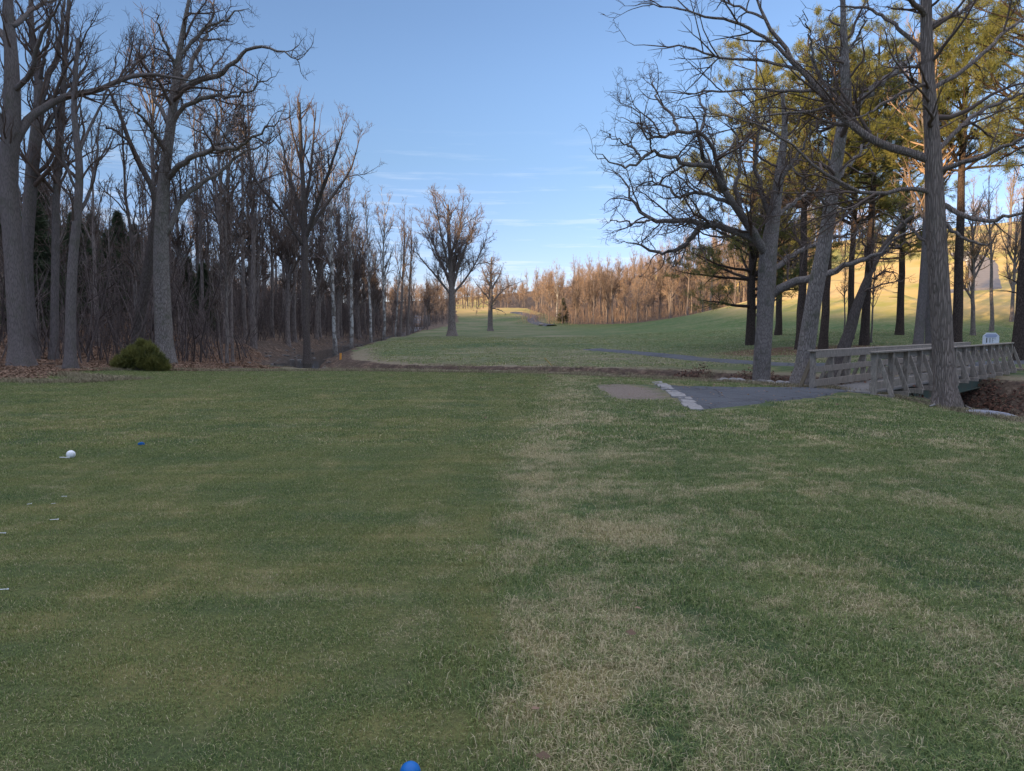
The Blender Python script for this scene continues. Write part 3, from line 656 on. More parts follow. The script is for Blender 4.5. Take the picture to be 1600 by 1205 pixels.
hero('oak_tree', 'massive tree with spreading crooked crown standing behind the juniper shrub', (31.5, [(259, 574, 29), (255, 500, 25), (252, 400, 22), (254, 325, 19), (260, 250, 16), (268, 190, 14), (275, 125, 11), (284, 60, 8), (297, -10, 4)]),
     [(-3, [(264, 275), (285, 255), (305, 243), (339, 233), (369, 231), (399, 210), (425, 195), (450, 170)], 10, 2.5),
      (2, [(260, 368), (272, 335), (289, 308), (319, 285), (349, 265), (375, 243), (405, 228), (440, 205)], 10, 2.5),
      (-2, [(275, 145), (300, 130), (338, 118), (365, 97), (394, 76), (430, 80), (470, 92), (486, 80)], 10, 2),
      (3, [(272, 170), (295, 110), (318, 60), (332, 20), (340, -20)], 9, 3), (-2, [(270, 190), (290, 165), (330, 150), (370, 150), (410, 130), (440, 110)], 8, 2),
      (2, [(268, 200), (240, 150), (225, 100), (200, 60)], 7, 2), (-3, [(262, 240), (235, 200), (215, 170), (190, 150)], 7, 2), (0, [(280, 90), (310, 55), (350, 30), (400, 10)], 6, 2),
      (-1, [(278, 110), (255, 60), (240, 10)], 6, 2), (2, [(330, 233), (355, 205), (375, 170), (390, 140)], 6, 2)], BARK_OAK, OAK, 5, extra=10, dens=1.15)
hero('oak_tree', 'dark leaning stem that crosses the massive tree behind the juniper shrub', (34, [(213, 558, 20), (216, 520, 17), (226, 450, 15), (236, 390, 14), (243, 335, 11), (238, 295, 8), (219, 258, 8), (200, 215, 6), (188, 180, 5), (170, 140, 3)]),
     [(1, [(226, 450), (205, 400), (190, 340)], 5, 2), (1, [(240, 300), (248, 250), (240, 200)], 4, 1.5), (-1, [(205, 225), (170, 200), (140, 190)], 4, 1.5)], BARK_DARK, OAK, 6, extra=6)
# right group
hero('locust_tree', 'thick furrowed trunk standing in front of the footbridge with long sweeping limbs', (17.6, [(1479, 636, 32), (1476, 598, 30), (1471, 500, 29), (1465, 400, 28), (1461, 320, 27), (1458, 240, 23), (1452, 150, 19), (1448, 60, 17), (1447, -40, 15), (1446, -150, 16)]),
     [(1.5, [(1455, 250), (1419, 238), (1384, 228), (1349, 209), (1319, 185), (1290, 155), (1262, 120), (1232, 85), (1205, 45), (1185, 5), (1165, -40)], 13, 5),
      (-1.5, [(1456, 300), (1414, 294), (1374, 303), (1339, 298), (1300, 279), (1265, 252), (1230, 219), (1190, 197), (1145, 182), (1100, 178), (1045, 190)], 7, 1.5),
      (1.5, [(1256, 112), (1215, 100), (1165, 92), (1120, 90), (1070, 72), (1020, 72), (965, 66)], 5, 1.5), (.5, [(1236, 90), (1200, 62), (1139, 31), (1094, 24), (1049, 11), (1000, 6), (965, 16)], 6, 1.5),
      (2, [(1275, 140), (1230, 142), (1180, 140), (1114, 143), (1064, 146), (1000, 138)], 5, 1.5), (2, [(1195, 30), (1150, 10), (1100, -10), (1050, -15)], 4, 1.5), (1, [(1300, 165), (1260, 175), (1200, 180), (1150, 200), (1090, 215)], 5, 1.5),
      (-1.5, [(1460, 271), (1499, 256), (1549, 240), (1598, 214), (1640, 180)], 8, 4), (2, [(1456, 140), (1499, 115), (1540, 80), (1570, 50), (1600, 28), (1640, 10)], 7, 4),
      (-2, [(1474, 320), (1508, 338), (1548, 345), (1598, 330), (1640, 300)], 8, 4), (1, [(1448, 90), (1415, 55), (1370, 20), (1330, 10), (1290, 15)], 7, 3), (-1, [(1446, 25), (1425, 0), (1400, -30)], 9, 5),
      (1, [(1466, 388), (1440, 374), (1419, 353), (1384, 333), (1360, 325)], 6, 2), (2, [(1462, 240), (1500, 200), (1540, 170), (1590, 150), (1630, 120)], 8, 4), (-1, [(1472, 345), (1510, 375), (1545, 380), (1570, 350)], 6, 2),
      (-2, [(1452, 130), (1400, 150), (1350, 180), (1310, 185)], 6, 2), (1, [(1450, 40), (1500, 20), (1540, -10)], 7, 4)], BARK_FURROW, SWEEP, 11, extra=10, flare=1.35, sides=18, t0x=.55, dens=.9)
hero('ash_tree', 'leaning grey trunk rising between the oak and the near end of the footbridge', (22.6, [(1252, 606, 29), (1258, 560, 26), (1272, 465, 24), (1289, 375, 21), (1302, 289, 19), (1313, 215, 17), (1322, 165, 16), (1320, 100, 13), (1318, 40, 9), (1316, -30, 6)]),
     [(1, [(1320, 195), (1340, 165), (1364, 140), (1395, 112), (1424, 90), (1445, 50)], 12, 5), (-1, [(1316, 160), (1290, 130), (1270, 90), (1262, 40), (1250, 0)], 6, 2), (2, [(1304, 280), (1335, 250), (1360, 220), (1390, 200)], 6, 2),
      (-2, [(1298, 320), (1270, 300), (1240, 260), (1225, 210)], 5, 2), (0, [(1320, 90), (1345, 50), (1360, 10)], 5, 2), (1, [(1305, 270), (1285, 235), (1275, 190)], 4, 1.5)], BARK_OAK, OAK, 12, extra=9, dens=.9, t0x=.5)
hero('oak_tree', 'gnarled old oak with wide crooked limbs on the far bank of the creek', (31, [(1189, 588, 28), (1191, 560, 26), (1195, 498, 25), (1199, 430, 27), (1201, 395, 25), (1211, 324, 18), (1219, 264, 14), (1226, 200, 9), (1222, 140, 5)]),
     [(-2, [(1199, 400), (1180, 370), (1156, 330), (1129, 294), (1109, 259), (1093, 232), (1089, 200), (1085, 180), (1060, 160)], 15, 3.5),
      (-2, [(1109, 262), (1074, 255), (1040, 242), (1020, 240), (1000, 251), (975, 262), (945, 246), (920, 236)], 8, 2),
      (2, [(1186, 378), (1165, 368), (1139, 357), (1099, 350), (1064, 345), (1040, 346), (1012, 340), (995, 319), (980, 290), (965, 272), (940, 268)], 12, 2.5),
      (1, [(1095, 350), (1086, 365), (1069, 383), (1039, 396), (1010, 387), (985, 380), (960, 382)], 9, 2), (-3, [(1134, 300), (1110, 225), (1090, 210), (1064, 206), (1038, 213), (1014, 217), (998, 195), (990, 170), (960, 150)], 8, 2),
      (3, [(1060, 205), (1050, 180), (1030, 160), (1020, 130), (1000, 120)], 5, 1.5), (2, [(1150, 320), (1120, 310), (1085, 300), (1060, 310), (1035, 290), (1010, 285), (985, 300)], 7, 2),
      (1, [(1160, 335), (1150, 290), (1158, 240), (1145, 200), (1150, 160)], 8, 2.5), (-3, [(1205, 460), (1225, 448), (1250, 438), (1295, 428), (1330, 412), (1374, 394), (1400, 376), (1430, 350)], 14, 4), (3, [(1203, 425), (1240, 398), (1270, 382), (1310, 372), (1350, 360)], 10, 3),
      (-1, [(1216, 290), (1240, 250), (1262, 220), (1270, 180)], 8, 2.5), (3, [(1206, 350), (1235, 320), (1265, 300), (1290, 270)], 8, 3), (-1, [(1205, 345), (1190, 300), (1180, 250), (1185, 200), (1175, 150)], 9, 3),
      (3, [(1074, 256), (1050, 270), (1020, 290), (1000, 285)], 4, 1.5), (-2, [(1020, 344), (990, 350), (965, 345), (945, 350)], 4, 1.5), (0, [(1000, 251), (985, 230), (960, 215), (935, 210)], 4, 1.2),
      (2, [(1090, 215), (1100, 180), (1095, 150), (1110, 120)], 5, 1.5)], BARK_OAK, OAK, 13, extra=12, dens=1.15, t0x=.6)
hero('cherry_tree', 'crooked leaning tree growing up behind the footbridge railing', (30.5, [(1306, 590, 22), (1316, 552, 19), (1327, 520, 17), (1338, 482, 15), (1352, 445, 12), (1368, 408, 9), (1398, 362, 7), (1425, 338, 5)]),
     [(1, [(1345, 465), (1360, 440), (1385, 425), (1410, 430)], 5, 2), (-1, [(1360, 430), (1350, 390), (1345, 350)], 5, 2), (1, [(1375, 400), (1400, 385), (1430, 380)], 5, 2)], BARK_DARK, OAK, 14, extra=7)
for (nm, lb, tr0, lim, bk, sd_, tw) in [
    ('ash_tree', 'grey trunk of the pair beyond the footbridge, the one leaning slightly outward', (46, [(1434, 541, 15), (1438, 500, 13), (1443, 440, 12), (1448, 350, 11), (1450, 250, 9), (1440, 150, 7), (1435, 60, 4)]), [(2, [(1448, 350), (1425, 300), (1405, 240)], 6, 2), (2, [(1449, 300), (1475, 240), (1490, 180)], 6, 2)], BARK_GREY, 15, TWIG_TAN),
    ('ash_tree', 'straight grey trunk of the pair beyond the footbridge, half behind the furrowed trunk', (47, [(1453, 541, 13), (1453, 480, 12), (1455, 400, 11), (1456, 300, 9), (1460, 180, 7), (1462, 60, 4)]), [(2, [(1456, 300), (1490, 250), (1520, 200), (1540, 140)], 6, 2), (-2, [(1458, 240), (1430, 180), (1415, 100)], 6, 2)], BARK_GREY, 16, TWIG_TAN)]:
    hero(nm, lb, tr0, lim, bk, MAPLE, sd_, twig=tw, extra=12, dens=.7)

# mid-distance single trees on the far side
hero('elm_tree', 'tall vase shaped tree towering over the dark woods along the creek', (60, [(480, 548, 13), (478, 500, 10), (477, 430, 9), (477, 370, 8), (475, 310, 7), (470, 225, 6), (468, 160, 3)]),
     [(2, [(477, 375), (465, 320), (450, 270), (440, 220), (430, 180)], 7, 2), (-3, [(474, 385), (440, 330), (405, 290), (383, 255), (370, 220)], 6, 1.5), (-3, [(478, 370), (495, 320), (512, 275), (530, 220), (540, 180)], 8, 2),
      (3, [(480, 365), (510, 320), (545, 270), (560, 225), (565, 200)], 6, 1.5), (3, [(475, 330), (485, 270), (490, 210), (495, 160)], 6, 2), (-2, [(472, 260), (455, 200), (452, 150)], 4, 1.5)], BARK_DARK, MAPLE, 21, extra=14, dens=.75, t0x=.5)
hero('elm_tree', 'large rounded bare tree standing alone at the end of the dark woods', (108, [(707, 529, 15), (706, 500, 11), (706, 470, 10), (705, 430, 8), (702, 370, 5), (700, 320, 3)]),
     [(3, [(706, 450), (690, 410), (672, 370), (660, 335)], 5, 1.5), (-3, [(707, 450), (722, 400), (738, 360), (748, 325)], 5, 1.5), (4, [(705, 440), (714, 380), (722, 330), (724, 305)], 5, 1.5), (-4, [(704, 430), (690, 370), (682, 320), (680, 300)], 4, 1.5),
      (2, [(707, 460), (735, 425), (755, 385), (762, 360)], 4, 1.2), (-2, [(705, 462), (680, 430), (655, 400), (645, 375)], 4, 1.2)], BARK_WOODS, MAPLE, 22, twig=TWIG_PURPLE, extra=26, dens=.8, t0x=.36)
hero('oak_tree', 'smaller wide bare tree at the fairway edge past the large rounded tree', (150, [(766, 517, 8), (766, 490, 7), (767, 460, 6), (767, 430, 3), (768, 402, 2)]),
     [(3, [(766, 475), (785, 455), (800, 445), (815, 440)], 3, 1), (-3, [(766, 470), (750, 450), (738, 435)], 3, 1), (3, [(767, 455), (780, 430), (787, 412)], 3, 1), (-2, [(767, 450), (755, 425), (750, 410)], 3, 1), (-2, [(767, 482), (780, 484), (790, 490)], 2, 1)],
     BARK_WOODS, OAK, 23, twig=TWIG_PURPLE, extra=20, dens=.8, t0x=.3)

# ------------------------------------------------------------------ woods: variants copied as individual trees
def bare_variant(seed, H, r0, form):
    r = np.random.default_rng(seed); n = 14
    z = np.linspace(0, 1, n); lean = r.normal(0, .03, 2)
    pts = np.stack([lean[0] * H * z ** 1.3 + np.cumsum(r.normal(0, .012 * H / n * 3, n)), lean[1] * H * z ** 1.3 + np.cumsum(r.normal(0, .012 * H / n * 3, n)), z * H * (.93 if form != 'vase' else .8) - .3], 1)[None]
    R = (r0 * (1 - z) ** .75 * (1 + .5 * np.exp(-z * 25)) + .012)[None]
    if form == 'tall': A = spawn(r, pts, R, 34 / H, .4, .98, (22, 50), .34, .55, .008, .08, .55, 9, lmax=H * .32)
    elif form == 'vase': A = spawn(r, pts, R, 34 / H, .25, .97, (22, 48), .50, .62, .008, .09, .45, 10, lmax=H * .48)
    elif form == 'oak': A = spawn(r, pts, R, 46 / H, .22, .97, (45, 85), .38, .6, .008, .2, .2, 10, lmax=H * .4)
    elif form == 'slim': A = spawn(r, pts, R, 56 / H, .3, .98, (20, 50), .2, .5, .007, .1, .5, 7, lmax=H * .2)
    B = spawn(r, *A, 1.9, .12, 1, (25, 60), .42, .6, .009, .12, .3, 6, lmax=3, lmin=.5)
    B2 = spawn(r, pts, R, 1.3, .35, 1, (35, 80), .06, .25, .007, .12, .3, 5, lmax=1.3, lmin=.6)
    B = (np.concatenate([B[0][:, :6], resamp5(B2[0])]), np.concatenate([B[1], np.concatenate([B2[1], B2[1][:, -1:]], 1)]))
    C = spawn(r, *B, 2.8, .12, 1, (25, 65), .5, .7, .009, .16, .25, 4, lmax=1.6, lmin=.5, maxtot=6500)
    D = spawn(r, *C, 2.6, .15, 1, (25, 65), .6, .8, .008, .16, .2, 3, lmax=1.0, lmin=.4, maxtot=7000)
    V, Q = join([tubes(pts, lumpy(r, pts, R, 8, .05), 8), tubes(*A, 6)])
    tm = mesh_np('trunk', V, [Q])
    V, Q = join([tubes(*B, 4), tubes(*C, 3), tubes(*D, 3)])
    return tm, mesh_np('crown', V, [Q])
def resamp5(a): return np.concatenate([a, a[:, -1:] + (a[:, -1:] - a[:, -2:-1]) * .5], 1)
def variant(name, tm, cm, bark, twig):
    tm.materials.clear(); tm.materials.append(bark); cm.materials.clear(); cm.materials.append(twig)
    return (name, tm, cm)
def plant(v, x, y, sc, rz, label, group, cat='tree', z=None):
    name, tm, cm = v
    root = empty(name, (x, y, h1(x, y) if z is None else z), label, cat, group, rz); root.scale = (sc, sc, sc)
    for nm, me in (('trunk', tm), ('crown', cm)):
        if me is None: continue
        o = bpy.data.objects.new(nm, me); lk(o, root)
    return root
forms = [('tall', 20, .20), ('tall', 22, .24), ('slim', 17, .12), ('slim', 15, .10), ('vase', 19, .24), ('oak', 15, .25), ('tall', 18, .16), ('oak', 12, .16), ('slim', 12, .07)]
raw = [bare_variant(100 + i, H, r, f) for i, (f, H, r) in enumerate(forms)]
def cp(v, bark, twig, name):
    return variant(name, v[0].copy(), v[1].copy(), bark, twig)
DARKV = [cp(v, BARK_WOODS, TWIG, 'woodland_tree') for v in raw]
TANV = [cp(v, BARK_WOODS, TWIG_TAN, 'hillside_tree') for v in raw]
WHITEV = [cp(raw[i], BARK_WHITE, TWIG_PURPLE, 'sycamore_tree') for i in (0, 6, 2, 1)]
def place_many(vs, pts, label, group, smin=.8, smax=1.15, pick=None):
    for k, (x, y) in enumerate(pts):
        v = vs[rng.integers(len(vs))] if pick is None else vs[pick[k % len(pick)]]
        plant(v, x, y, rng.uniform(smin, smax) * (np.interp(x, [12, 45], [.62, 1]) if 'sunlit hillside' in group else 1), rng.uniform(0, 6.28), label, group)
def fill(cond, x0, x1, y0, y1, dmin, nmax, seed=0):
    r = np.random.default_rng(seed); out = np.zeros((0, 2))
    for _ in range(nmax * 40):
        p = np.array([r.uniform(x0, x1), r.uniform(y0, y1)])
        if not cond(p[0], p[1]): continue
        if len(out) and (np.hypot(*(out - p).T) < dmin).any(): continue
        out = np.vstack([out, p])
        if len(out) >= nmax: break
    return out
vis = lambda x, y: abs(x) < .74 * y + 3
ledge = lambda x, y: wood_edge(y) - x
ckd = lambda x, y: float(np.sqrt(((CK[:, 0] - x) ** 2 + (CK[:, 1] - y) ** 2).min()))
heroes_xy = [(-18, 28), (-20, 31), (-19, 29), (-15.3, 31.5)]
okx = lambda x, y: vis(x, y) and ckd(x, y) > 2.2 and (y > 36 or ledge(x, y) > 5)
LB = 'bare tree in the dark woods beyond the creek'; LG = 'bare trees of the dark woods'
p1 = fill(lambda x, y: okx(x, y) and 1.0 < ledge(x, y) < 16 and y < 58, -75, -10, 30, 58, 3.9, 34, 1)
place_many(DARKV, p1, LB, LG, .6, .9, [2, 6, 3, 8, 0, 2, 8, 3])
p1 = fill(lambda x, y: okx(x, y) and .8 < ledge(x, y) < 8, -45, -10, 58, 135, 3.3, 48, 11)
place_many(DARKV, p1, LB, LG, 1.0, 1.28, [0, 1, 4, 6, 0, 2, 4])
p1 = fill(lambda x, y: okx(x, y) and 8 < ledge(x, y) < 18, -60, -15, 58, 135, 4.2, 40, 12)
place_many(DARKV, p1, LB, LG, .7, .95)
p2 = fill(lambda x, y: vis(x, y) and ledge(x, y) > 17 and ledge(x, y) < 52, -100, -20, 48, 190, 5.5, 44, 2)
place_many(DARKV, p2, 'bare tree on the slope rising behind the dark woods', 'bare trees on the wooded slope', .5, .75)
p3 = fill(lambda x, y: 1.0 < ledge(x, y) < 22, -45, -8, 128, 250, 3.6, 60, 3)
place_many(DARKV, p3, 'bare tree in the strip of woods beside the far fairway', 'bare trees beside the far fairway', .6, .8)
# shading trees of the ridge on the sunward side, outside the frame, stand as one far-off wood
for k, (u, Y, s, vi, lb) in enumerate([(523, 78, 1.15, 0, 'pale sycamore with white peeling bark at the creek, first of the white trunks'), (549, 84, 1.3, 1, 'slender sycamore with a mottled dark stem leaning beside the water'),
                           (580, 100, 1.2, 1, 'whitest sycamore trunk standing right above the strip of water'), (601, 108, 1.15, 0, 'straight white sycamore stem just past the strip of water'), (618, 118, 1.1, 2, 'thin pale sycamore stem nearest the open lawn')]):
    p = P(u, 530, Y); plant(WHITEV[vi], p[0], p[1], s, k * 1.3, lb, 'sycamores along the creek')
# hillside trees across the fairway
rw = lambda x, y: y > np.interp(x, [5, 15, 27, 47, 60, 75], [186, 172, 162, 157, 160, 168]) + 1
p4 = fill(lambda x, y: rw(x, y) and y < np.interp(x, [5, 15, 27, 47, 60, 75], [186, 172, 162, 157, 160, 168]) + 32, 12, 74, 155, 235, 3.0, 105, 4)
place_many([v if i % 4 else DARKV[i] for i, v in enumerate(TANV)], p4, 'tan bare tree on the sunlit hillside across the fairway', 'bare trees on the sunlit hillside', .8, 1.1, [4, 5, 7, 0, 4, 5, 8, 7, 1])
p5 = fill(lambda x, y: y > 140 + abs(x - 100) * .1 and h1(x, y) > 9, 62, 150, 140, 200, 6, 42, 5)
place_many(TANV, p5, 'tan bare tree along the crest of the grassy hill', 'bare trees on the hill crest', .7, .95)
for (x, y, s) in [(38, 64, .8), (45, 70, .85), (30, 60, .7), (52, 66, .8), (60, 74, .8), (37, 80, .75), (48, 58, .8), (64, 92, .95), (56, 84, .9), (70, 98, .9)]:
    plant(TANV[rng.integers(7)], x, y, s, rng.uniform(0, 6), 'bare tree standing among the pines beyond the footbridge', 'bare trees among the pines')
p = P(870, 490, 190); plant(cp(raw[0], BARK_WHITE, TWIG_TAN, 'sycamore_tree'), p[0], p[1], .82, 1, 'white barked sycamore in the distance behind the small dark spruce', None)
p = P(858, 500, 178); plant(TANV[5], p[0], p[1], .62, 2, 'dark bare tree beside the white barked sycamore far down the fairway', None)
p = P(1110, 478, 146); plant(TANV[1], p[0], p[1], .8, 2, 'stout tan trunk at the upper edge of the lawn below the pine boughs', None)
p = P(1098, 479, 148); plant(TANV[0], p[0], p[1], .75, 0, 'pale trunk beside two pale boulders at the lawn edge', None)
# far-off woods
for o in raw:
    for m_, mm in zip(o, (BARK_WOODS, TWIG_TAN)): m_.materials.clear(); m_.materials.append(mm)
def joined_src(v, bark, twig, nm):
    tm, cm = v; 
    a = np.zeros(len(tm.vertices) * 3, np.float32); tm.vertices.foreach_get('co', a); b = np.zeros(len(cm.vertices) * 3, np.float32); cm.vertices.foreach_get('co', b)
    qa = np.zeros(len(tm.loops), np.int32); tm.loops.foreach_get('vertex_index', qa); qb = np.zeros(len(cm.loops), np.int32); cm.loops.foreach_get('vertex_index', qb)
    k3 = 3 if len(cm.loops) == 3 * len(cm.polygons) else 4; fa, fb = qa.reshape(-1, 4), qb.reshape(-1, k3) + len(a) // 3
    me = mesh_np(nm, np.concatenate([a.reshape(-1, 3), b.reshape(-1, 3)]), [fa, fb]); me.materials.append(bark); me.materials.append(twig)
    mi = np.zeros(len(me.polygons), np.int32); mi[len(qa) // 4:] = 1; me.polygons.foreach_set('material_index', mi)
    return bpy.data.objects.new(nm, me)
def wood(name, pts, smin, smax, label, tw=TWIG_TAN):
    n = len(pts); s = rng.uniform(smin, smax, n)
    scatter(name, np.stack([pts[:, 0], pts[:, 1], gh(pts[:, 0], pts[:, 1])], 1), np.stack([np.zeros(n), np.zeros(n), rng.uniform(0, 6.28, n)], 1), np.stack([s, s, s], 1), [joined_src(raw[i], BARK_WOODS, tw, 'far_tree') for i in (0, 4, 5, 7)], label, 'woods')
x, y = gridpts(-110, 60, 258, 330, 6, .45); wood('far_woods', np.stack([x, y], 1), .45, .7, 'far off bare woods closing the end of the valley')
x, y = gridpts(10, 110, 190, 260, 6.5, .45); k = y > np.interp(x, [5, 15, 27, 47, 60, 110], [215, 205, 195, 190, 192, 215]); wood('far_woods', np.stack([x, y], 1)[k], .6, .85, 'bare woods filling the hill behind the sunlit trees')


def ridge_shade_wood(ev):  # dense unseen trees, added to keep the low sun off the valley
    x, y = gridpts(-100, -64, -110, 70, 3.4, .45); n = len(x); s = rng.uniform(.75, 1.0, n)
    scatter('far_woods', np.stack([x, y, gh(x, y)], 1), np.stack([0 * s, 0 * s, rng.uniform(0, 6.28, n)], 1), np.stack([s, s, s], 1), [ev], 'evergreen woods added dense on the unseen ridge to block the low sun', 'woods')
# undergrowth: thin saplings and brush
def brush(seed, n, size, h):
    r = np.random.default_rng(seed); b = np.stack([r.uniform(-size, size, n), r.uniform(-size, size, n), np.full(n, -.2)], 1)
    L = h * r.uniform(.35, 1.1, n); d = nrm(np.stack([r.normal(0, .24, n), r.normal(0, .24, n), np.ones(n)], 1)); m = 6
    Pp = np.zeros((n, m, 3)); Pp[:, 0] = b
    for k in range(1, m): d = nrm(d + r.normal(size=d.shape) * .09); Pp[:, k] = Pp[:, k - 1] + d * (L / (m - 1))[:, None]
    R = (L * .0058 * r.uniform(.6, 1.6, n) + .006)[:, None] * (1 - np.linspace(0, .8, m))[None]
    A = spawn(r, Pp, R, 1.5, .2, 1, (20, 60), .35, .6, .007, .14, .3, 4, lmax=1.9, lmin=.5)
    B = spawn(r, *A, 1.5, .15, 1, (20, 60), .5, .7, .006, .14, .3, 3, lmax=.9, lmin=.3, maxtot=1200)
    V, Q = join([tubes(Pp, R, 4), tubes(*A, 3), tubes(*B, 3)]); return mesh_np('brush', V, [Q])
BRUSHM, t_, b_ = new_mat('brush_stems', .9, .1); nb = NB(t_)
nb.put(b_.inputs['Base Color'], nb.mix(nb.n('ShaderNodeNewGeometry').outputs['Random Per Island'], (.055, .042, .038), (.17, .135, .12)))
bsrc = [src('brush_tall', brush(300 + i, 11, 2.2, 6.0), BRUSHM) for i in range(3)]
bsrc2 = [src('brush_low', brush(310 + i, 20, 2.0, 2.4), BRUSHM) for i in range(3)]
def thick(name, pts, srcs, label, a=.8, b=1.2):
    n = len(pts); s = rng.uniform(a, b, n)
    scatter(name, np.stack([pts[:, 0], pts[:, 1], gh(pts[:, 0], pts[:, 1])], 1), np.stack([0 * s, 0 * s, rng.uniform(0, 6.28, n)], 1), np.stack([s, s, s], 1), srcs, label, 'undergrowth')
pu = fill(lambda x, y: vis(x, y) and 2.2 < ledge(x, y) < 20 and ckd(x, y) > 2.5 and (y > 37 or ledge(x, y) > 5.5), -75, -10, 31, 150, 2.9, 150, 6)
thick('undergrowth', pu, bsrc, 'thin saplings and brush filling the dark woods')
pu = fill(lambda x, y: vis(x, y) and 4 < ledge(x, y) < 18 and ckd(x, y) > 2.0 and (y > 35 or ledge(x, y) > 3.5), -75, -10, 30, 250, 2.9, 210, 7)
thick('undergrowth', pu, bsrc2, 'low leafless brush at the foot of the dark woods')
pu = fill(lambda x, y: ledge(x, y) > 14 and vis(x, y), -110, -24, 45, 200, 5, 170, 17)
thick('undergrowth', pu, bsrc, 'leafless scrub covering the slope behind the dark woods', .9, 1.4)
pu = fill(lambda x, y: rw(x, y) and y < 215, 4, 74, 150, 215, 3.2, 170, 8)
bs3 = [src('brush_tan', b3.data.copy(), TWIG_TAN) for b3 in bsrc2]; thick('undergrowth', pu, bs3, 'low brush under the hillside trees', 1, 1.5)

# ------------------------------------------------------------------ pines
def needle_tufts(r, tips, dirs, n, ln, wd, spread=1.0):
    B = len(tips); d = nrm(dirs[:, None] + r.normal(size=(B, n, 3)) * spread); L = ln * r.uniform(.6, 1.2, (B, n, 1))
    q = nrm(np.cross(d, r.normal(size=d.shape))) * wd; b = tips[:, None] + r.normal(size=(B, n, 3)) * ln * .25
    V = np.stack([b - q * .5, b + q * .5, b + d * L], 2).reshape(-1, 3); return V, np.arange(B * n * 3).reshape(-1, 3)
def pine_variant(seed, H, r0, t_low, ntuft=9, width=.24, ln=.30, wd=.030):
    r = np.random.default_rng(seed); n = 16; z = np.linspace(0, 1, n)
    pts = np.stack([np.cumsum(r.normal(0, .035, n)), np.cumsum(r.normal(0, .035, n)), z * H - .3], 1)[None]; R = (r0 * (1 - z) ** .7 * (1 + .35 * np.exp(-z * 25)) + .02)[None]
    A = spawn(r, pts, R, 190 / H, t_low, .985, (62, 95), width, .42, .01, .07, .16, 9, lmax=H * width * .95, maxn=80)
    # limb length follows a rounded pine outline
    st = spawn(r, pts, R, .7, .12, t_low, (70, 100), .06, .3, .01, .08, 0, 5, lmax=1.6, lmin=.4)
    B = spawn(r, *A, 3.0, .25, 1, (25, 60), .42, .6, .006, .1, .3, 5, lmax=1.7, lmin=.4)
    C = spawn(r, *B, 5.2, .2, 1, (20, 60), .5, .7, .005, .1, .4, 3, lmax=.8, lmin=.3, maxtot=34000)
    tips = np.concatenate([C[0][:, -1], C[0][:, 1], B[0][:, -1], B[0][:, -2], A[0][:, -1]]); dirs = np.concatenate([C[0][:, -1] - C[0][:, -2], C[0][:, 1] - C[0][:, 0], B[0][:, -1] - B[0][:, -2], B[0][:, -2] - B[0][:, -3], A[0][:, -1] - A[0][:, -2]])
    dirs = nrm(dirs) + np.array([0, 0, .35])
    Vn, Tn = needle_tufts(r, tips, dirs, ntuft, ln, wd, .75)
    V, Q = join([tubes(pts, lumpy(r, pts, R, 12, .05), 12), tubes(*A, 5), tubes(*st, 4), tubes(*B, 3)])
    tm = mesh_np('trunk', V, [Q]); tm.materials.append(BARK_PINE)
    cm = mesh_np('crown', Vn, [Tn], False); return tm, cm
PV = [pine_variant(400 + i, H, r, tl, width=wd_) for i, (H, r, tl, wd_) in enumerate([(23, .33, .33, .28), (22, .28, .45, .26), (24, .30, .50, .27)])]
PV.append(pine_variant(410, 23, .33, .10, width=.30))
for v in PV: v[1].materials.append(NEEDLE)
def pine(u, v, Y, Hh, vi, label, rz):
    p = P(u, v, Y); H0 = (23, 22, 24, 23)[vi]; return plant(('pine_tree', *PV[vi]), p[0], p[1], Hh / H0, rz, label, 'pines beyond the creek')
pine(1173, 538, 60, 24.5, 3, 'pine with dark drooping boughs reaching low beside the gnarled oak', .4)
pine(1249, 544, 52, 22.5, 1, 'pine whose dark trunk stands between the oak and the leaning ash', 1.4)
pine(1286, 545, 51, 22, 2, 'pine with a dark trunk just behind the leaning ash', 2.6)
pine(1349, 542, 55, 24, 2, 'pine with a straight dark trunk above the middle of the footbridge', 3.9)
pine(1329, 520, 66, 23, 1, 'thinner pine set back between the two dark trunks above the footbridge', 5.1)
pine(1496, 536, 46, 23, 2, 'pine close behind the furrowed trunk with its side in view', .9)
pine(1590, 552, 38, 22, 2, 'pine with stubs of broken limbs beside the far end of the footbridge', 2.2)
pine(1405, 520, 72, 24, 0, 'tall golden topped pine behind the pair of grey trunks', 4.4)
pine(1215, 522, 76, 23, 0, 'broad golden pine set back behind the gnarled oak', 2.9)
# far small spruce
def cone_tree(seed, H, w, n, ln, wd):
    r = np.random.default_rng(seed); z = r.uniform(.08, 1, n) ** 1.0; a = r.uniform(0, 6.28, n); lay_ = .75 + .25 * np.sin(z * 60); rr = w * (1 - z) * np.sqrt(r.uniform(.25, 1, n)) * lay_ + .03
    tips = np.stack([rr * np.cos(a), rr * np.sin(a), z * H], 1); d = np.stack([np.cos(a), np.sin(a), np.full(n, -.1)], 1)
    V, T = needle_tufts(r, tips, d, 8, ln, wd, .6)
    pts = np.array([[[0, 0, -.2], [0, 0, H * .5], [0, 0, H * .98]]]); tv, tq = tubes(pts, np.array([[H * .028, H * .015, .01]]), 8)
    return mesh_np('trunk', tv, [tq]), mesh_np('crown', V, [T], False)
tm, cm = cone_tree(500, 4.6, 1.55, 2600, .22, .05); tm.materials.append(BARK_PINE); cm.materials.append(NEEDLE_DARK)
p = G(880, 505); plant(('spruce_tree', tm, cm), p[0], p[1], 1.25 * p[1] / 172, 0, 'small dark cone shaped spruce alone far down the fairway', None)
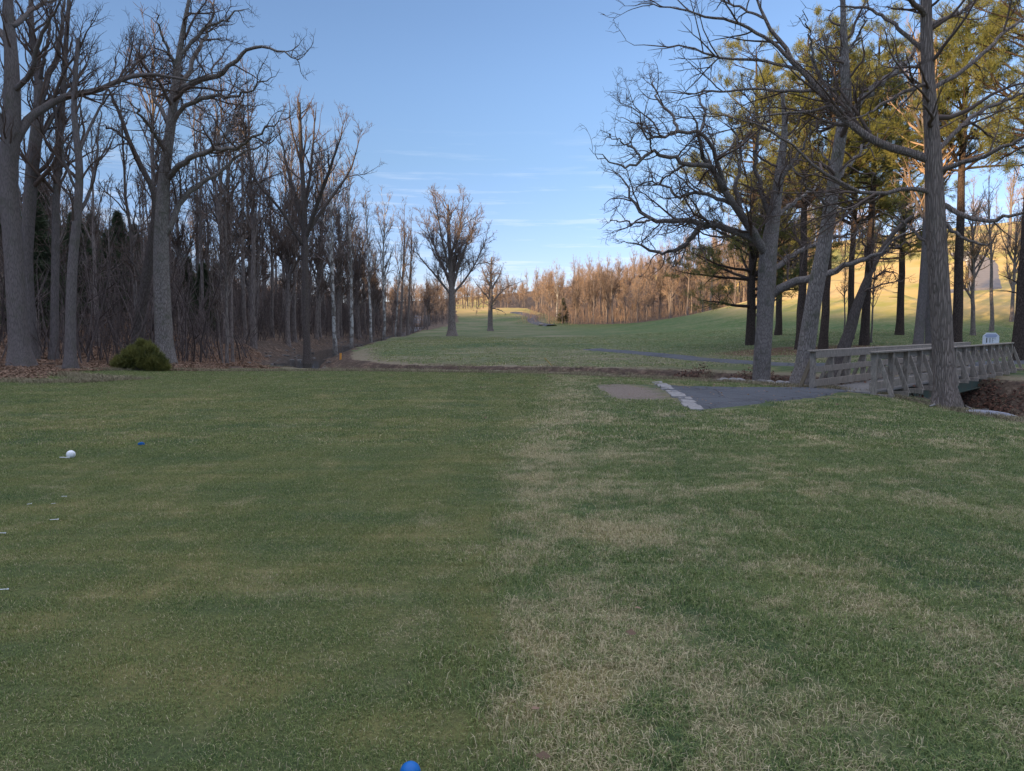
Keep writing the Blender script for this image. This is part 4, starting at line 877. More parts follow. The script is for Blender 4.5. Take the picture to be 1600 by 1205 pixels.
# dark hemlocks inside the woods
tm, cm = cone_tree(501, 8.5, 3.0, 2600, .45, .05); tm.materials.append(BARK_PINE); cm.materials.append(NEEDLE_DARK)
for k, (u, Y, s, lb) in enumerate([(62, 45, .95, 'dark evergreen inside the woods behind the two thick trunks'), (125, 56, .95, 'dark evergreen deep in the woods behind the medium pale trunk'), (175, 62, .85, 'dark evergreen on the slope left of the massive tree'), (320, 66, .75, 'dark evergreen on the slope past the massive tree'), (295, 80, .8, 'evergreen high on the slope between the massive tree and the elm'), (190, 88, 1.0, 'evergreen near the top of the wooded slope'), (215, 92, .9, 'second evergreen near the top of the wooded slope')] + [(u_, Y_, s_, 'dark evergreen in the mass covering the wooded slope') for u_, Y_, s_ in ((150, 78, .9), (240, 84, .8), (340, 88, .8), (10, 74, 1.1), (75, 84, 1.0))]):
    p = P(u, 500, Y); plant(('hemlock_tree', tm, cm), p[0], p[1], s, k * 1.1, lb.replace(' left of', ' beside'), 'evergreens on the wooded slope' if 'mass' in lb else None)
ridge_shade_wood(joined_src((tm, cm), BARK_PINE, NEEDLE_DARK, 'ridge_shade_tree'))
# ------------------------------------------------------------------ juniper shrub
def shrub():
    r = np.random.default_rng(61); cl = [(0, 0, .5, .62), (-.55, .1, .36, .5), (.55, -.05, .36, .55), (.25, .1, .75, .42), (-.2, -.2, .6, .45), (.95, 0, .2, .36), (-.95, .05, .25, .38), (.1, .3, .95, .25), (.05, .05, 1.1, .16), (-.35, .1, .8, .22), (.5, .1, .75, .2)]
    T = []; D = []
    for x, y, z, s in cl:
        n = int(1500 * s); d = nrm(r.normal(size=(n, 3))); sp3 = nrm(r.normal(size=(26, 3)) + np.array([0, 0, .4])); kx = (d @ sp3.T).max(1, keepdims=True); q = s * r.uniform(.45, .9, (n, 1)) * (.72 + .75 * np.clip((kx - .86) / .14, 0, 1)); T.append(np.array([x, y, z]) + d * q * np.array([1, .8, .75])); D.append(d + np.array([0, 0, .6]))
    T = np.concatenate(T); D = nrm(np.concatenate(D)); k = T[:, 2] > .0; T = T[k]; D = D[k]
    V, F_ = needle_tufts(r, T, D, 9, .15, .024, .45)
    root = empty('juniper_shrub', (0, 0, 0), 'low yellow green evergreen shrub at the edge of the tee', 'shrub')
    mobj('foliage', mesh_np('foliage', V, [F_], False), JUNIPER, root)
    n = 26; a = r.uniform(0, 6.28, n); tt = np.stack([np.cos(a) * r.uniform(.3, 1.1, n), np.sin(a) * r.uniform(.2, .7, n), r.uniform(.4, .9, n)], 1)
    Pp = np.stack([tt * 0 + np.array([0, 0, -.1]), tt * np.array([.5, .5, .4]), tt], 1); V, Q = tubes(Pp, np.tile([[.03, .02, .008]], (n, 1)), 5)
    mobj('stem', mesh_np('stem', V, [Q]), BARK_DARK, root); return root
sh = shrub(); p = G(207, 580); sh.location = (p[0], p[1] + .6, h1(p[0], p[1] + .6) - .03); s_ = 97 / 2.75 * p[1] / F; sh.scale = (s_ * .95, s_, s_ * 1.1)

# ------------------------------------------------------------------ fallen leaves
def leaves(seed, n, size):
    r = np.random.default_rng(seed); c = np.stack([r.uniform(-size, size, n), r.uniform(-size, size, n), r.uniform(.0, .05, n)], 1)
    a = nrm(r.normal(size=(n, 3)) * np.array([1, 1, .35])); b = nrm(np.cross(a, nrm(r.normal(size=(n, 3)) * np.array([.3, .3, 1])))); L = r.uniform(.035, .07, (n, 1))
    V = np.stack([c - a * L, c + b * L * .6 + np.array([0, 0, .01]), c + a * L, c - b * L * .6], 1).reshape(-1, 3); return mesh_np('leaf', V, [np.arange(n * 4).reshape(-1, 4)], False)
ls = [src('leaf_patch', leaves(600 + i, 420, .8), LEAF) for i in range(3)]
x, y = gridpts(-40, -8, 19, 60, 1.2, .45); k = (ledge(x, y) > -.3) & (np.abs(x) < .76 * y + 2) & (ledge(x, y) < 14); n = k.sum()
scatter('fallen_leaves', np.stack([x[k], y[k], gh(x[k], y[k])], 1), np.concatenate([tilt(x[k], y[k]), np.zeros((n, 1))], 1), np.ones((n, 3)), ls, 'brown fallen leaves along the edge of the woods', 'fallen leaves')
x, y = gridpts(8, 32, 8, 36, 1.1, .45); d_, w_, _ = creek_d(x, y); k = (d_ < w_ * .9); n = k.sum()
lsr, t_, b_ = new_mat('red_leaves', .8, .2); nb = NB(t_); nb.put(b_.inputs['Base Color'], nb.mix(nb.n('ShaderNodeNewGeometry').outputs['Random Per Island'], (.045, .022, .016), (.17, .085, .055)))
ls2 = [src('leaf_patch_red', leaves(610 + i, 420, .8), lsr) for i in range(2)]
scatter('fallen_leaves', np.stack([x[k], y[k], gh(x[k], y[k])], 1), np.concatenate([tilt(x[k], y[k]), np.zeros((n, 1))], 1), np.ones((n, 3)), ls2, 'rust brown fallen leaves on the creek banks under the footbridge', 'fallen leaves')
tl_ = [src('leaf_single', leaves(630 + i, 2, .3), LEAF) for i in range(4)]
x = rng.uniform(-13, 13, 700); y = rng.uniform(2.3, 28, 700) ; k = (np.abs(x) < .75 * y + 1) & on_tee(x, y) & (rng.random(700) < .03 + .6 * (y > 18)); n = k.sum()
scatter('fallen_leaves', np.stack([x[k], y[k], gh(x[k], y[k]) + .012], 1), np.column_stack([np.zeros(n), np.zeros(n), rng.uniform(0, 6, n)]), np.ones((n, 3)) * .6, tl_, 'single dead leaves strewn over the tee', 'fallen leaves')
x = rng.uniform(3.4, 10, 260); y = rng.uniform(13.5, 21, 260); k = inside(poly1, x, y) & (rng.random(260) < .7); n = k.sum()
scatter('fallen_leaves', np.stack([x[k], y[k], gh(x[k], y[k]) + .036], 1), np.column_stack([np.zeros(n), np.zeros(n), rng.uniform(0, 6, n)]), np.ones((n, 3)) * .55, tl_, 'dead leaves and grit blown over the asphalt path', 'fallen leaves')
x = 9 + rng.normal(0, 4.5, 420); y = 22 + rng.normal(0, 3.5, 420); k = on_tee(x, y) | (x > 8); k &= ~inside(poly1, x, y) & (creek_d(x, y)[0] > 3); n = k.sum()
scatter('fallen_leaves', np.stack([x[k], y[k], gh(x[k], y[k]) + .02], 1), np.column_stack([np.zeros(n), np.zeros(n), rng.uniform(0, 6, n)]), np.ones((n, 3)) * .7, tl_, 'dead leaves gathered round the trunks by the footbridge', 'fallen leaves')
# straw fringe and small dead stalks on the lip of the tee and the creek banks
fr = [src('straw_tuft', blades(170, .8, .11, .010, 1.1, 620 + i), None) for i in range(2)]
STRAW, t_, b_ = new_mat('straw', .8, .15); nb = NB(t_); nb.put(b_.inputs['Base Color'], nb.mix(nb.n('ShaderNodeNewGeometry').outputs['Random Per Island'], (.13, .11, .06), (.36, .30, .19)))
for s in fr: s.data.materials.clear(); s.data.materials.append(STRAW)
q = LIPC[(LIPC[:, 0] > -15.8)]; q = np.repeat(q, 2, 0) + rng.normal(0, .22, (len(q) * 2, 2)); x, y = q.T
x2, y2 = gridpts(-14, 30, 22, 48, 1.1, .45); d_, w_, _ = creek_d(x2, y2); k = (d_ > w_ * .55) & (d_ < w_ * 1.25) & (vnoise(x2, y2, 1.6, 9) > -.12); x = np.concatenate([x, x2[k]]); y = np.concatenate([y, y2[k]]); n = len(x)
scatter('dry_grass', np.stack([x, y, gh(x, y)], 1), np.concatenate([tilt(x, y), rng.uniform(0, 6, (n, 1)) * 0], 1), np.stack([np.ones(n), np.ones(n), rng.uniform(.5, 1.5, n)], 1), fr, 'dry straw coloured grass fringing the creek bank', 'grass')

# ------------------------------------------------------------------ water
wc = resample(CREEK, 160); tn = nrm(np.gradient(wc[:, :2], axis=0)); nn_ = np.stack([-tn[:, 1], tn[:, 0]], 1)
bedz = gh(wc[:, 0], wc[:, 1]); wz = np.minimum.accumulate(bedz[::-1])[::-1] + .22
wz = np.convolve(np.pad(wz, 4, 'edge'), np.ones(9) / 9, 'valid')
V = []
for s in (-2.3, 2.3): V.append(np.column_stack([wc[:, :2] + nn_ * s, wz]))
V = np.stack(V, 1).reshape(-1, 3); i = np.arange(159)[:, None] * 2
WM, t_, b_ = new_mat('creek_water', .06, .5); nb = NB(t_); b_.inputs['Base Color'].default_value = (.02, .022, .02, 1)
nb.put(b_.inputs['Normal'], nb.bump(nb.noise(nb.map(coords(nb), (1, 1, 1)), 3.5, 4, .6), .35, .05))
tag(mobj('creek_water', mesh_np('creek_water', V, [i + np.array([[0, 2, 3, 1]])]), WM), kind='structure')

# ------------------------------------------------------------------ paths
ASPH, t_, b_ = new_mat('asphalt', .9, .25); nb = NB(t_); ps = nb.n('ShaderNodeNewGeometry').outputs['Position']
c = nb.mix(nb.rng(nb.noise(ps, 80, 3, .7), .3, .7), (.045, .047, .052), (.115, .120, .130)); c = nb.mix(nb.rng(nb.noise(ps, .9, 4), .4, .7, 0, .5), c, (.12, .118, .12))
c = nb.mix(nb.rng(nb.noise(ps, 3, 5, .7), .6, .68, 0, .5), c, (.10, .08, .06))
ck_ = nb.vor(nb.mix(.3, ps, nb.noise(ps, 1.5, 4, out='Color'), 'ADD'), .55, 'DISTANCE_TO_EDGE')
c = nb.mix(nb.rng(ck_, .012, .004, 0, .8), c, (.02, .02, .02)); c = nb.mix(nb.rng(nb.noise(ps, .45, 4, .7), .52, .56, 0, .35), c, (.035, .036, .04))
nb.put(b_.inputs['Base Color'], c); nb.put(b_.inputs['Normal'], nb.bump(nb.noise(ps, 60, 4, .8), .8, .012))
WORN, t_, b_ = new_mat('worn_asphalt', .9, .2); nb = NB(t_); nb.put(b_.inputs['Base Color'], nb.mix(nb.noise(nb.n('ShaderNodeNewGeometry').outputs['Position'], 1.2, 5, .7), (.15, .13, .115), (.27, .235, .21)))
def ribbon(name, left, right, nlen, nwid, off, mat, edge=.0, thick=.0):
    Lr = resample(np.array(left)[:, :2], nlen); Rr_ = resample(np.array(right)[:, :2], nlen); r = np.random.default_rng(len(left) + nlen)
    if edge:
        e = vnoise(np.arange(nlen) * 1.0, np.zeros(nlen), 3, 77) * edge + r.normal(0, edge * .12, nlen); e2 = vnoise(np.arange(nlen) * 1.0, np.zeros(nlen) + 50, 3, 78) * edge + r.normal(0, edge * .12, nlen)
        dd = nrm(Rr_ - Lr); Lr = Lr + dd * e[:, None]; Rr_ = Rr_ + dd * e2[:, None]
    s = np.linspace(0, 1, nwid)[None, :, None]; g = Lr[:, None] * (1 - s) + Rr_[:, None] * s
    z = gh(g[..., 0].ravel(), g[..., 1].ravel()).reshape(nlen, nwid) + off
    z[:, 0] -= off + .05; z[:, -1] -= off + .05
    V = np.concatenate([g, z[..., None]], -1).reshape(-1, 3); ii = np.arange(nlen * nwid).reshape(nlen, nwid)
    Q = np.stack([ii[:-1, :-1], ii[:-1, 1:], ii[1:, 1:], ii[1:, :-1]], -1).reshape(-1, 4)
    return tag(mobj(name, mesh_np(name, V, [Q[:, ::-1]]), mat), kind='structure')
ribbon('path', PATH1, PATH1b, 90, 24, .035, ASPH, .16)
def offset_path(c, wd):
    c = np.array(c)[:, :2]; c = resample(c, 40); t = nrm(np.gradient(c, axis=0)); n = np.stack([-t[:, 1], t[:, 0]], 1); return c + n * wd / 2, c - n * wd / 2
cpath = [G(u, v) for u, v in [(925, 546), (965, 549), (1010, 553), (1060, 558), (1120, 563.5)]] + [(15.5, 39.5, 0), (19.5, 37.5, 0), (23, 35.5, 0), (26, 36, 0), (34, 40, 0), (48, 50, 0)]
L_, R_ = offset_path(cpath, 2.3); ribbon('path', L_, R_, 160, 7, .05, ASPH, .3)
spur = [(20.6, 31.9, 0), (22.2, 33.6, 0), (24.5, 36.2, 0)]; L_, R_ = offset_path(spur, 2.2); ribbon('path', L_, R_, 30, 6, .075, ASPH, .1)
fp = [G(u, v) for u, v in [(862, 509.5), (850, 508), (838, 505), (831, 500.5), (833, 496), (824, 492.5), (812, 490), (802, 489)]]
L_, R_ = offset_path(fp, 3.0); ribbon('path', L_, R_, 120, 6, .30, ASPH, .3)
hp = [G(u, v) for u, v in [(1538, 452), (1537, 440), (1536, 425), (1535, 413), (1522, 404), (1500, 396)]]
L_, R_ = offset_path(hp, 4.6); ribbon('path', L_, R_, 90, 7, .22, WORN, .3)
hp = [G(u, v) for u, v in [(1470, 459), (1500, 455), (1535, 452.5), (1562, 451)]]
L_, R_ = offset_path(hp, 1.6); ribbon('path', L_, R_, 60, 6, .26, WORN, .3)

# stone material, kerb stones
def stone_mat(name, a, b, sc=6):
    m, t, bs = new_mat(name, .9, .2); nb = NB(t); o = coords(nb); n1 = nb.noise(o, sc, 6, .7)
    nb.put(bs.inputs['Base Color'], nb.mix(nb.rng(n1, .3, .7), a, b)); nb.put(bs.inputs['Normal'], nb.bump(nb.noise(o, sc * 3, 5, .7), .6, .02)); return m
PALE = stone_mat('pale_stone', (.17, .155, .145), (.35, .33, .31), 12); GREY = stone_mat('grey_stone', (.06, .055, .05), (.19, .175, .165)); CONC = stone_mat('concrete', (.10, .085, .07), (.24, .205, .17), 3)
def rock_mesh(seed, flat=.6):
    import bmesh
    bm = bmesh.new(); bmesh.ops.create_icosphere(bm, subdivisions=3, radius=.5); r = np.random.default_rng(seed); pl = nrm(r.normal(size=(9, 3))); dd = r.uniform(.3, .45, 9)
    for v in bm.verts:
        c = np.array(v.co)
        for a, b in zip(pl, dd):
            k = c @ a
            if k > b: c = c - a * (k - b) * .92
        c += r.normal(0, .008, 3); v.co = c * np.array([1.15, .9, flat])
    me = bpy.data.meshes.new('rock'); bm.to_mesh(me); bm.free(); me.polygons.foreach_set('use_smooth', np.zeros(len(me.polygons), bool)); return me
RM = [rock_mesh(700 + i) for i in range(6)]
k0, k1 = G(1026, 598.5)[:2], G(1089, 642)[:2]; kd = (k1 - k0) / 12; kn = nrm(np.array([kd[1], -kd[0]]))
km = []
for i in range(4):
    mb = MB(); mb.bar((-.30, 0, 0), (.30, 0, 0), .30, .12, jit=.012); o = mb.build('kerb_stone', PALE, bevel=.02); km.append(o)
for i in range(12):
    src_o = km[i % 4]; o = src_o if i < 4 else lk(src_o.copy())
    c = k0 + kd * (i + .5) + kn * rng.normal(0, .03); ang = math.atan2(kd[1], kd[0])
    o.location = (c[0], c[1], h1(c[0], c[1]) + rng.uniform(-.022, -.008)); o.rotation_euler = (rng.normal(0, .02), rng.normal(0, .02), ang + rng.normal(0, .03)); o.scale = (np.linalg.norm(kd) / .6 * rng.uniform(.86, .97), rng.uniform(.85, 1.2), 1)
    tag(o, 'pale worn stone in the kerb strip where the asphalt path ends', 'kerb stone', 'kerb stones at the end of the path')
def rock(x, y, s, mat, label, group, seed, dz=0.0, name='rock', sc=(1, 1, 1)):
    me = RM[seed % 6].copy(); me.materials.append(mat); o = lk(bpy.data.objects.new(name, me)); o.location = (x, y, h1(x, y) + s * .15 + dz); o.rotation_euler = (0, 0, seed * 1.7); o.scale = (s * sc[0], s * sc[1], s * sc[2]); return tag(o, label, 'rock', group)
for i in range(20):
    x_ = 6.6 + i * .15 + rng.uniform(-.06, .06); rock(x_, 23.3 - (i * .05) + rng.uniform(-.2, .2), rng.uniform(.16, .36), PALE if i % 3 else GREY, 'pale stone in the row edging the near creek bank beside the leaning ash', 'stones edging the creek bank', i)
rock(8.9, 28.9, .8, stone_mat('tan_stone', (.16, .11, .075), (.30, .22, .15)), 'largest tan boulder on the creek bank below the gnarled oak', None, 3)
rr_ = np.random.default_rng(5)
for i in range(46):
    k = rr_.integers(90, 185); c = CK[k]; nrml = rr_.uniform(-1, 1) * c[3] * .55; t_n = nrm(CK[k + 1, :2] - CK[k, :2]); x = c[0] - t_n[1] * nrml; y = c[1] + t_n[0] * nrml
    if not (8.5 < x < 30): continue
    rock(x, y, rr_.uniform(.25, .75), GREY, 'grey brown rock lying among the leaves on the creek bank', 'rocks on the creek banks', i)
rub = [src('bank_stone', RM[i].copy(), GREY) for i in range(3)]
x, y = gridpts(-24, 30, 8, 110, 1.3, .48); d_, w_, _ = creek_d(x, y); k = (d_ < 3.2) & (rng.random(len(x)) < .8); n = int(k.sum()); s = rng.uniform(.12, .5, n)
scatter('creek_rubble', np.stack([x[k], y[k], gh(x[k], y[k])], 1), np.stack([0 * s, 0 * s, rng.uniform(0, 6, n)], 1), np.stack([s, s, s * .9], 1), rub, 'small stones and rubble along the creek bed', 'rubble')
for i, (u, v, s) in enumerate([(1076, 484, 1.5), (1101, 483, 1.3)]):
    p = G(u, v); rock(p[0], p[1], s, PALE, ['pale boulder lying under the hillside trees beside the stout trunk', 'second pale boulder right at the foot of the stout trunk'][i], None, i + 2)
p = G(846, 508.5); rock(p[0], p[1], 1.6, PALE, 'flat pale stone beside the far bend of the path', None, 1, sc=(2.2, 1, .4))
# fallen grey log/slab near the right
p = G(1555, 652); o = rock(p[0] + .1, p[1] + .3, .42, stone_mat('weathered_slab', (.12, .12, .13), (.34, .34, .38), 8), 'long weathered grey stone slab at the grass edge below the bridge', None, 4, name='stone_slab', sc=(2.3, .9, .5)); o.rotation_euler = (0, .08, -.35)

# ------------------------------------------------------------------ footbridge
def wood_mat(name, a, b):
    m, t, bs = new_mat(name, .88, .15); nb = NB(t); o = nb.n('ShaderNodeNewGeometry').outputs['Position']
    f = nb.noise(nb.map(o, (6, 6, 1.5)), 5, 6, .75); g = nb.noise(o, 1.6, 4, .6)
    c = nb.mix(nb.rng(f, .3, .7), a, b); c = nb.mix(nb.rng(g, .42, .66, 0, .6), c, tuple(q * .55 for q in b)); nb.put(bs.inputs['Base Color'], c); nb.put(bs.inputs['Normal'], nb.bump(f, .5, .01)); return m
WOOD = wood_mat('weathered_timber', (.11, .09, .072), (.46, .39, .32)); WOOD2 = wood_mat('newer_timber', (.17, .125, .08), (.36, .28, .19)); DECK = wood_mat('deck_timber', (.12, .11, .10), (.30, .28, .26))
GREEN, t_, b_ = new_mat('green_steel', .6, .3); nb = NB(t_); o_ = coords(nb); nb.put(b_.inputs['Base Color'], nb.mix(nb.rng(nb.noise(o_, 2.5, 5, .7), .5, .66), (.055, .080, .060), (.10, .075, .05)))
A0 = np.array([9.33, 18.5]); DIR = nrm(np.array([12.07, 12.3])); PER = np.array([-DIR[1], DIR[0]]); LEN = 17.2; WID = 1.55
br = empty('footbridge', (A0[0], A0[1], 0), 'weathered wooden footbridge with braced railings on green steel girders over the creek', 'footbridge', rz=math.atan2(DIR[1], DIR[0]))
# local frame: x along the bridge, y across (0 near rail, WID far rail), z up, deck top at .02
def arch(x): return .02 - .0
def B(nm, segs, mat, lab=None, bev=.006):
    mb = MB()
    for a, b, w_, h_, *rest in segs: mb.bar(a, b, w_, h_, up=rest[0] if rest else (0, 0, 1), jit=.002)
    o = mb.build(nm, mat, br, bevel=bev)
    if lab: o['label'] = lab
    return o
for yy in (.12, WID - .12):
    z0 = -.36; mb = MB()
    mb.bar((1.1, yy, z0), (LEN - .2, yy, z0), .016, .42); mb.bar((1.1, yy, z0 + .216), (LEN - .2, yy, z0 + .216), .20, .018); mb.bar((1.1, yy, z0 - .216), (LEN - .2, yy, z0 - .216), .20, .018)
    mb.build('girder', GREEN, br)
NP = 14; sp_x = [.06 + i * (LEN - .12) / (NP - 1) for i in range(NP)]
planks = MB(); xx = .0
while xx < LEN:
    planks.bar((xx + .07, .03, -.02), (xx + .07, WID - .03, -.02 + rng.normal(0, .002)), .135, .045); xx += .147
planks.build('deck', DECK, br)
for i, xp in enumerate(sp_x):
    B('joist', [((xp, -.48, -.10), (xp, WID + .48, -.10), .09, .13)], WOOD)
    for side, yy in ((-1, -.02), (1, WID + .02)):
        newer = i == 0 and side == 1
        B('post', [((xp, yy, -.16 if i else -.35), (xp, yy, 1.02), .13, .12, (1, 0, 0))], WOOD, None)
        o = B('brace', [((xp + .105, yy + side * .42, -.10), (xp + .105, yy + side * .055, .88), .11, .055, (1, 0, 0))], WOOD2 if newer else WOOD, 'lighter tan brace' if newer else None)
for side, yy in ((-1, -.02), (1, WID + .02)):
    yi = yy - side * .075
    for nm, z, hh_, ww in (('top_rail', .935, .17, .045), ('middle_rail', .55, .17, .045), ('bottom_rail', .16, .20, .05)):
        segs = []; nseg = 4
        for k in range(nseg):
            a = k * LEN / nseg + .01; b = (k + 1) * LEN / nseg - .01; segs.append(((a, yi, z + rng.normal(0, .006)), (b, yi, z + rng.normal(0, .006)), ww, hh_))
        B(nm, segs, WOOD)
    B('handrail_cap', [((-.12 + k * (LEN + .2) / 4, yy, 1.045 + rng.normal(0, .003)), (-.12 + (k + 1) * (LEN + .2) / 4 - .01, yy, 1.045 + rng.normal(0, .003)), .20, .045) for k in range(4)], WOOD)
def br_pt(x, y): return A0 + DIR * x + PER * y
def abut(x0, x1, y0, y1, zt, zb, label):
    mb = MB(); pts = [br_pt(x0, y0), br_pt(x1, y0), br_pt(x1, y1), br_pt(x0, y1)]; cz = sum(pts) / 4; V = [(*(p_ - cz), zb) for p_ in pts] + [(*(p_ - cz), zt) for p_ in pts]
    mb.add(V, [(3, 2, 1, 0), (4, 5, 6, 7), (0, 1, 5, 4), (1, 2, 6, 5), (2, 3, 7, 6), (3, 0, 4, 7)]); o = mb.build('concrete_abutment', CONC, None, bevel=.03); o.location = (cz[0], cz[1], 0); return tag(o, label, 'abutment')
abut(LEN - 3.4, LEN + .1, -.15, WID + .15, -.59, -1.75, 'stained concrete block carrying the far end of the footbridge')
abut(.2, 1.6, -.1, WID + .1, -.59, -1.6, 'shadowed concrete block under the near end of the footbridge')
mb = MB(); mb.bar((0, 0, 0), (1.4, 0, 0), .3, .28, jit=.01); o = mb.build('timber_sleeper', WOOD2, None, .02); p_ = br_pt(LEN + .1, -1.0); o.location = (p_[0], p_[1], -.16); o.rotation_euler = (0, 0, math.atan2(PER[1], PER[0])); tag(o, 'old timber sleeper lying at the far end of the footbridge', 'sleeper')
for i in range(7):
    p_ = br_pt(LEN + .3 + rng.uniform(-.1, .3), -1.2 - i * .5); rock(p_[0], p_[1], rng.uniform(.4, .7), GREY, 'flat grey stone stacked in the low bank wall past the footbridge', 'stones of the low bank wall', i, dz=.1)
# hole sign beyond the far rail
WHITE, t_, b_ = new_mat('white_paint', .5, .4); nb = NB(t_); nb.put(b_.inputs['Base Color'], nb.mix(nb.noise(coords(nb), 9, 4), (.55, .57, .60), (.78, .79, .80)))
INK, _, b2 = new_mat('black_paint', .6, .3); b2.inputs['Base Color'].default_value = (.015, .018, .016, 1)
PANEL, _, b2 = new_mat('grey_blue_print', .6, .3); b2.inputs['Base Color'].default_value = (.34, .38, .50, 1)
PGREY, _, b2 = new_mat('grey_print', .6, .3); b2.inputs['Base Color'].default_value = (.32, .34, .33, 1)
Ys = 33.5; sc_ = Ys / F; cpt = P(1548, 534, Ys); sg = empty('hole_sign', (cpt[0], cpt[1], h1(cpt[0], cpt[1])), 'white eight sided sign board showing behind the far bridge railing', 'sign', rz=-.35)
cz = cpt[2] - sg.location.z; hw, hh2, cc = 11 * sc_, 14 * sc_, 5 * sc_
def octo(hw, hh, c, y0, y1, cx=0, cz_=0):
    o8 = [(-hw + c, -hh), (hw - c, -hh), (hw, -hh + c), (hw, hh - c), (hw - c, hh), (-hw + c, hh), (-hw, hh - c), (-hw, -hh + c)]
    V = [(cx + a, y0, cz_ + b) for a, b in o8] + [(cx + a, y1, cz_ + b) for a, b in o8]
    import bmesh; bm = bmesh.new(); vs = [bm.verts.new(v) for v in V]; bm.faces.new(vs[:8]); bm.faces.new(vs[8:][::-1])
    for i in range(8): bm.faces.new((vs[i], vs[8 + i], vs[8 + (i + 1) % 8], vs[(i + 1) % 8]))
    bmesh.ops.recalc_face_normals(bm, faces=bm.faces); me = bpy.data.meshes.new('m'); bm.to_mesh(me); bm.free(); return me
mobj('board', octo(hw, hh2, cc, -.02, .02, 0, cz), WHITE, sg)
def pl(nm, x0, x1, z0, z1, mat, y=-.026):
    mb = MB(); mb.bar((x0 * sc_, y, cz + (z0 + z1) / 2 * sc_), (x1 * sc_, y, cz + (z0 + z1) / 2 * sc_), .008, (z1 - z0) * sc_); mb.build(nm, mat, sg)
mobj('hill_picture', octo(8.5 * sc_, 2.6 * sc_, 2.4 * sc_, -.030, -.021, 0, cz + 9.3 * sc_), PANEL, sg)
pl('numeral', -6.3, -5.1, -1.5, 6, INK); pl('divider', -2.2, -.6, -1.5, 6, PGREY); pl('numeral', 1.4, 2.3, -1.5, 6, PGREY); pl('numeral', 2.3, 3.6, 4.7, 5.7, PGREY); pl('numeral', 2.3, 3.4, 1.6, 2.6, PGREY); pl('numeral', 4.9, 5.8, 3.5, 6, PGREY)
pl('lower_panel', -7, -1.5, -11, -6, INK); pl('lower_panel', 2, 7, -11, -6, INK)
for sx_ in (-.6, .6):
    mb = MB(); mb.bar((sx_ * hw, .045, -.2), (sx_ * hw, .045, cz), .05, .05, up=(0, 1, 0)); mb.build('post', WOOD, sg)

# ------------------------------------------------------------------ small things
def ball(name, r, mat, loc, label, cat, sq=1.0):
    import bmesh; bm = bmesh.new(); bmesh.ops.create_uvsphere(bm, u_segments=40, v_segments=24, radius=r)
    for v in bm.verts:
        if v.co.z < -r * .72: v.co.z = -r * .72
        v.co.z *= sq
    me = bpy.data.meshes.new(name); bm.to_mesh(me); bm.free(); me.polygons.foreach_set('use_smooth', np.ones(len(me.polygons), bool)); root = empty(name, loc, label, cat)
    o = mobj('ball', me, mat, root); o.location = (0, 0, r * .72 * sq + .004)
    mb = MB(); mb.bar((0, 0, -.12), (0, 0, .02), .012, .012, up=(0, 1, 0)); mb.build('spike', INK, root); return root
BW, t_, b_ = new_mat('white_plastic', .35, .5); nb = NB(t_); nb.put(b_.inputs['Base Color'], nb.mix(nb.rng(nb.noise(coords(nb), 25, 4), .5, .75), (.80, .80, .80), (.50, .49, .45)))
BB, t_, b_ = new_mat('blue_plastic', .42, .35); nb = NB(t_); nb.put(b_.inputs['Base Color'], nb.mix(nb.rng(nb.noise(coords(nb), 25, 4), .5, .8), (.002, .12, .40), (.01, .15, .42)))
p = G(111, 717); ball('tee_marker', 6.6 * p[1] / F, BW, (p[0], p[1], h1(p[0], p[1])), 'round white tee marker ball on the short grass', 'tee marker')
Yb = 2.47; pb = P(641, 1207, Yb); ball('tee_marker', .0375, BB, (pb[0], pb[1], 0), 'glossy blue tee marker ball cut by the bottom edge of the view', 'tee marker').location.z = pb[2] - .027 - .004
p = G(221, 696); mb = MB(); mb.bar((-.035, 0, .014), (.035, 0, .014), .03, .022, jit=.003); mb.bar((-.02, .0, .027), (.02, 0, .030), .02, .008, jit=.002); o = mb.build('blue_clip', BB, None, .004); o.location = (p[0], p[1], h1(p[0], p[1]) + .008); o.rotation_euler = (0, 0, .3); tag(o, 'small dark blue plastic piece lying beyond the white ball', 'litter')
o.scale = (1.2, 1.2, 1.2)
def tee_peg(u, v, ln, rz, label):
    p = G(u, v); mb = MB(); n = 8; prof = [(-.5, .0015), (-.45, .0022), (.32, .0024), (.42, .0045), (.5, .0062), (.505, .001)]
    V = []
    for x, r_ in prof:
        for k in range(n): V.append((x * ln, r_ * math.cos(k * 6.2832 / n) * ln / .055, r_ * math.sin(k * 6.2832 / n) * ln / .055))
    Q = [(i * n + k, i * n + (k + 1) % n, (i + 1) * n + (k + 1) % n, (i + 1) * n + k) for i in range(len(prof) - 1) for k in range(n)]
    mb.add(V, Q); o = mb.build('golf_tee', BW, None, smooth=True); o.location = (p[0], p[1], h1(p[0], p[1]) + .022); o.rotation_euler = (0, .05, rz); tag(o, label, 'golf tee')
tee_peg(6, 932, .055, .3, 'broken white golf tee lying lowest of all near the edge of the view'); tee_peg(85, 819, .065, .5, 'white golf tee lying on the grass below the white ball'); tee_peg(101, 718, .12, .1, 'white golf tee touching the base of the white ball')
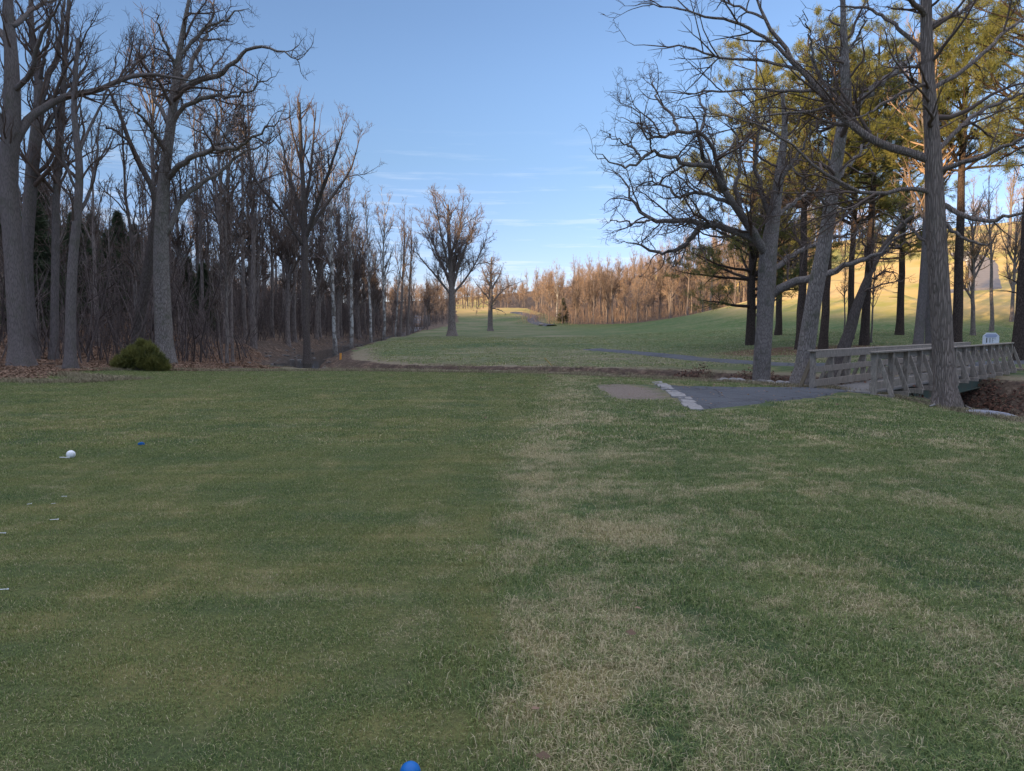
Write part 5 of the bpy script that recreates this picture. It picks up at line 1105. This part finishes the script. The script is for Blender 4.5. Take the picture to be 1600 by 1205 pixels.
tee_peg(46, 794, .045, 1.2, 'tiny white tee stub between the ball and the lying tee'); tee_peg(100, 779, .05, .2, 'white tee fragment just above the lying tee'); tee_peg(3, 839, .06, .1, 'white tee fragment cut by the edge of the view'); tee_peg(83, 792, .035, .9, 'tiny white speck of a tee beside the tee fragment')
OR, _, b2 = new_mat('yellow_paint', .6, .3); b2.inputs['Base Color'].default_value = (.75, .33, .06, 1)
p = G(532, 562); mb = MB(); mb.bar((0, 0, -.2), (.02, 0, .42), .10, .08, up=(0, 1, 0)); o = mb.build('hazard_stake', OR, None, .01); o.location = (p[0], p[1], h1(p[0], p[1])); o.scale = (1.4, 1.4, 1.2); tag(o, 'short orange stake standing beside the creek', 'stake')
p = G(866, 573); mb = MB(); mb.bar((0, 0, -.1), (-.55, 0, .50), .05, .05, up=(0, 1, 0)); o = mb.build('leaning_stake', stone_mat('tan_stake', (.35, .22, .07), (.50, .36, .12)), None, .006); o.location = (p[0], p[1] + .3, h1(p[0], p[1] + .3)); tag(o, 'tilted yellow stake on the bank across the creek', 'stake')
# exposed pale roots of the furrowed tree
r = np.random.default_rng(8); gx, gy = P(1479, 632, 17.6)[:2]
for i, (pts_, lb) in enumerate([([(1480, 626), (1497, 630), (1508, 636), (1520, 642)], 'pale bare root snaking from the furrowed trunk toward the stone slab'), ([(1470, 628), (1462, 634), (1452, 638)], 'thin bare root on the grass side of the furrowed trunk')]):
    q = [G(u, v) for u, v in pts_]; q = np.array([[a[0], a[1], h1(a[0], a[1]) + .04, w_] for a, w_ in zip(q, np.linspace(.06, .015, len(q)))]); q = resample(q, 16); V, Q = tubes(q[None, :, :3], q[None, :, 3], 7)
    tag(mobj('tree_root', mesh_np('tree_root', V, [Q]), PALE), lb, 'root')
# white marker post beside the hill road
p = G(1511, 416); mb = MB(); mb.bar((0, 0, -.2), (0, 0, .9), .12, .12, up=(0, 1, 0)); mb.bar((0, 0, .9), (0, 0, 1.7), .5, .22, up=(0, 1, 0)); o = mb.build('marker_post', WHITE, None, .02); o.location = (p[0], p[1], h1(p[0], p[1])); tag(o, 'small white marker post beside the road up the hill', 'post')
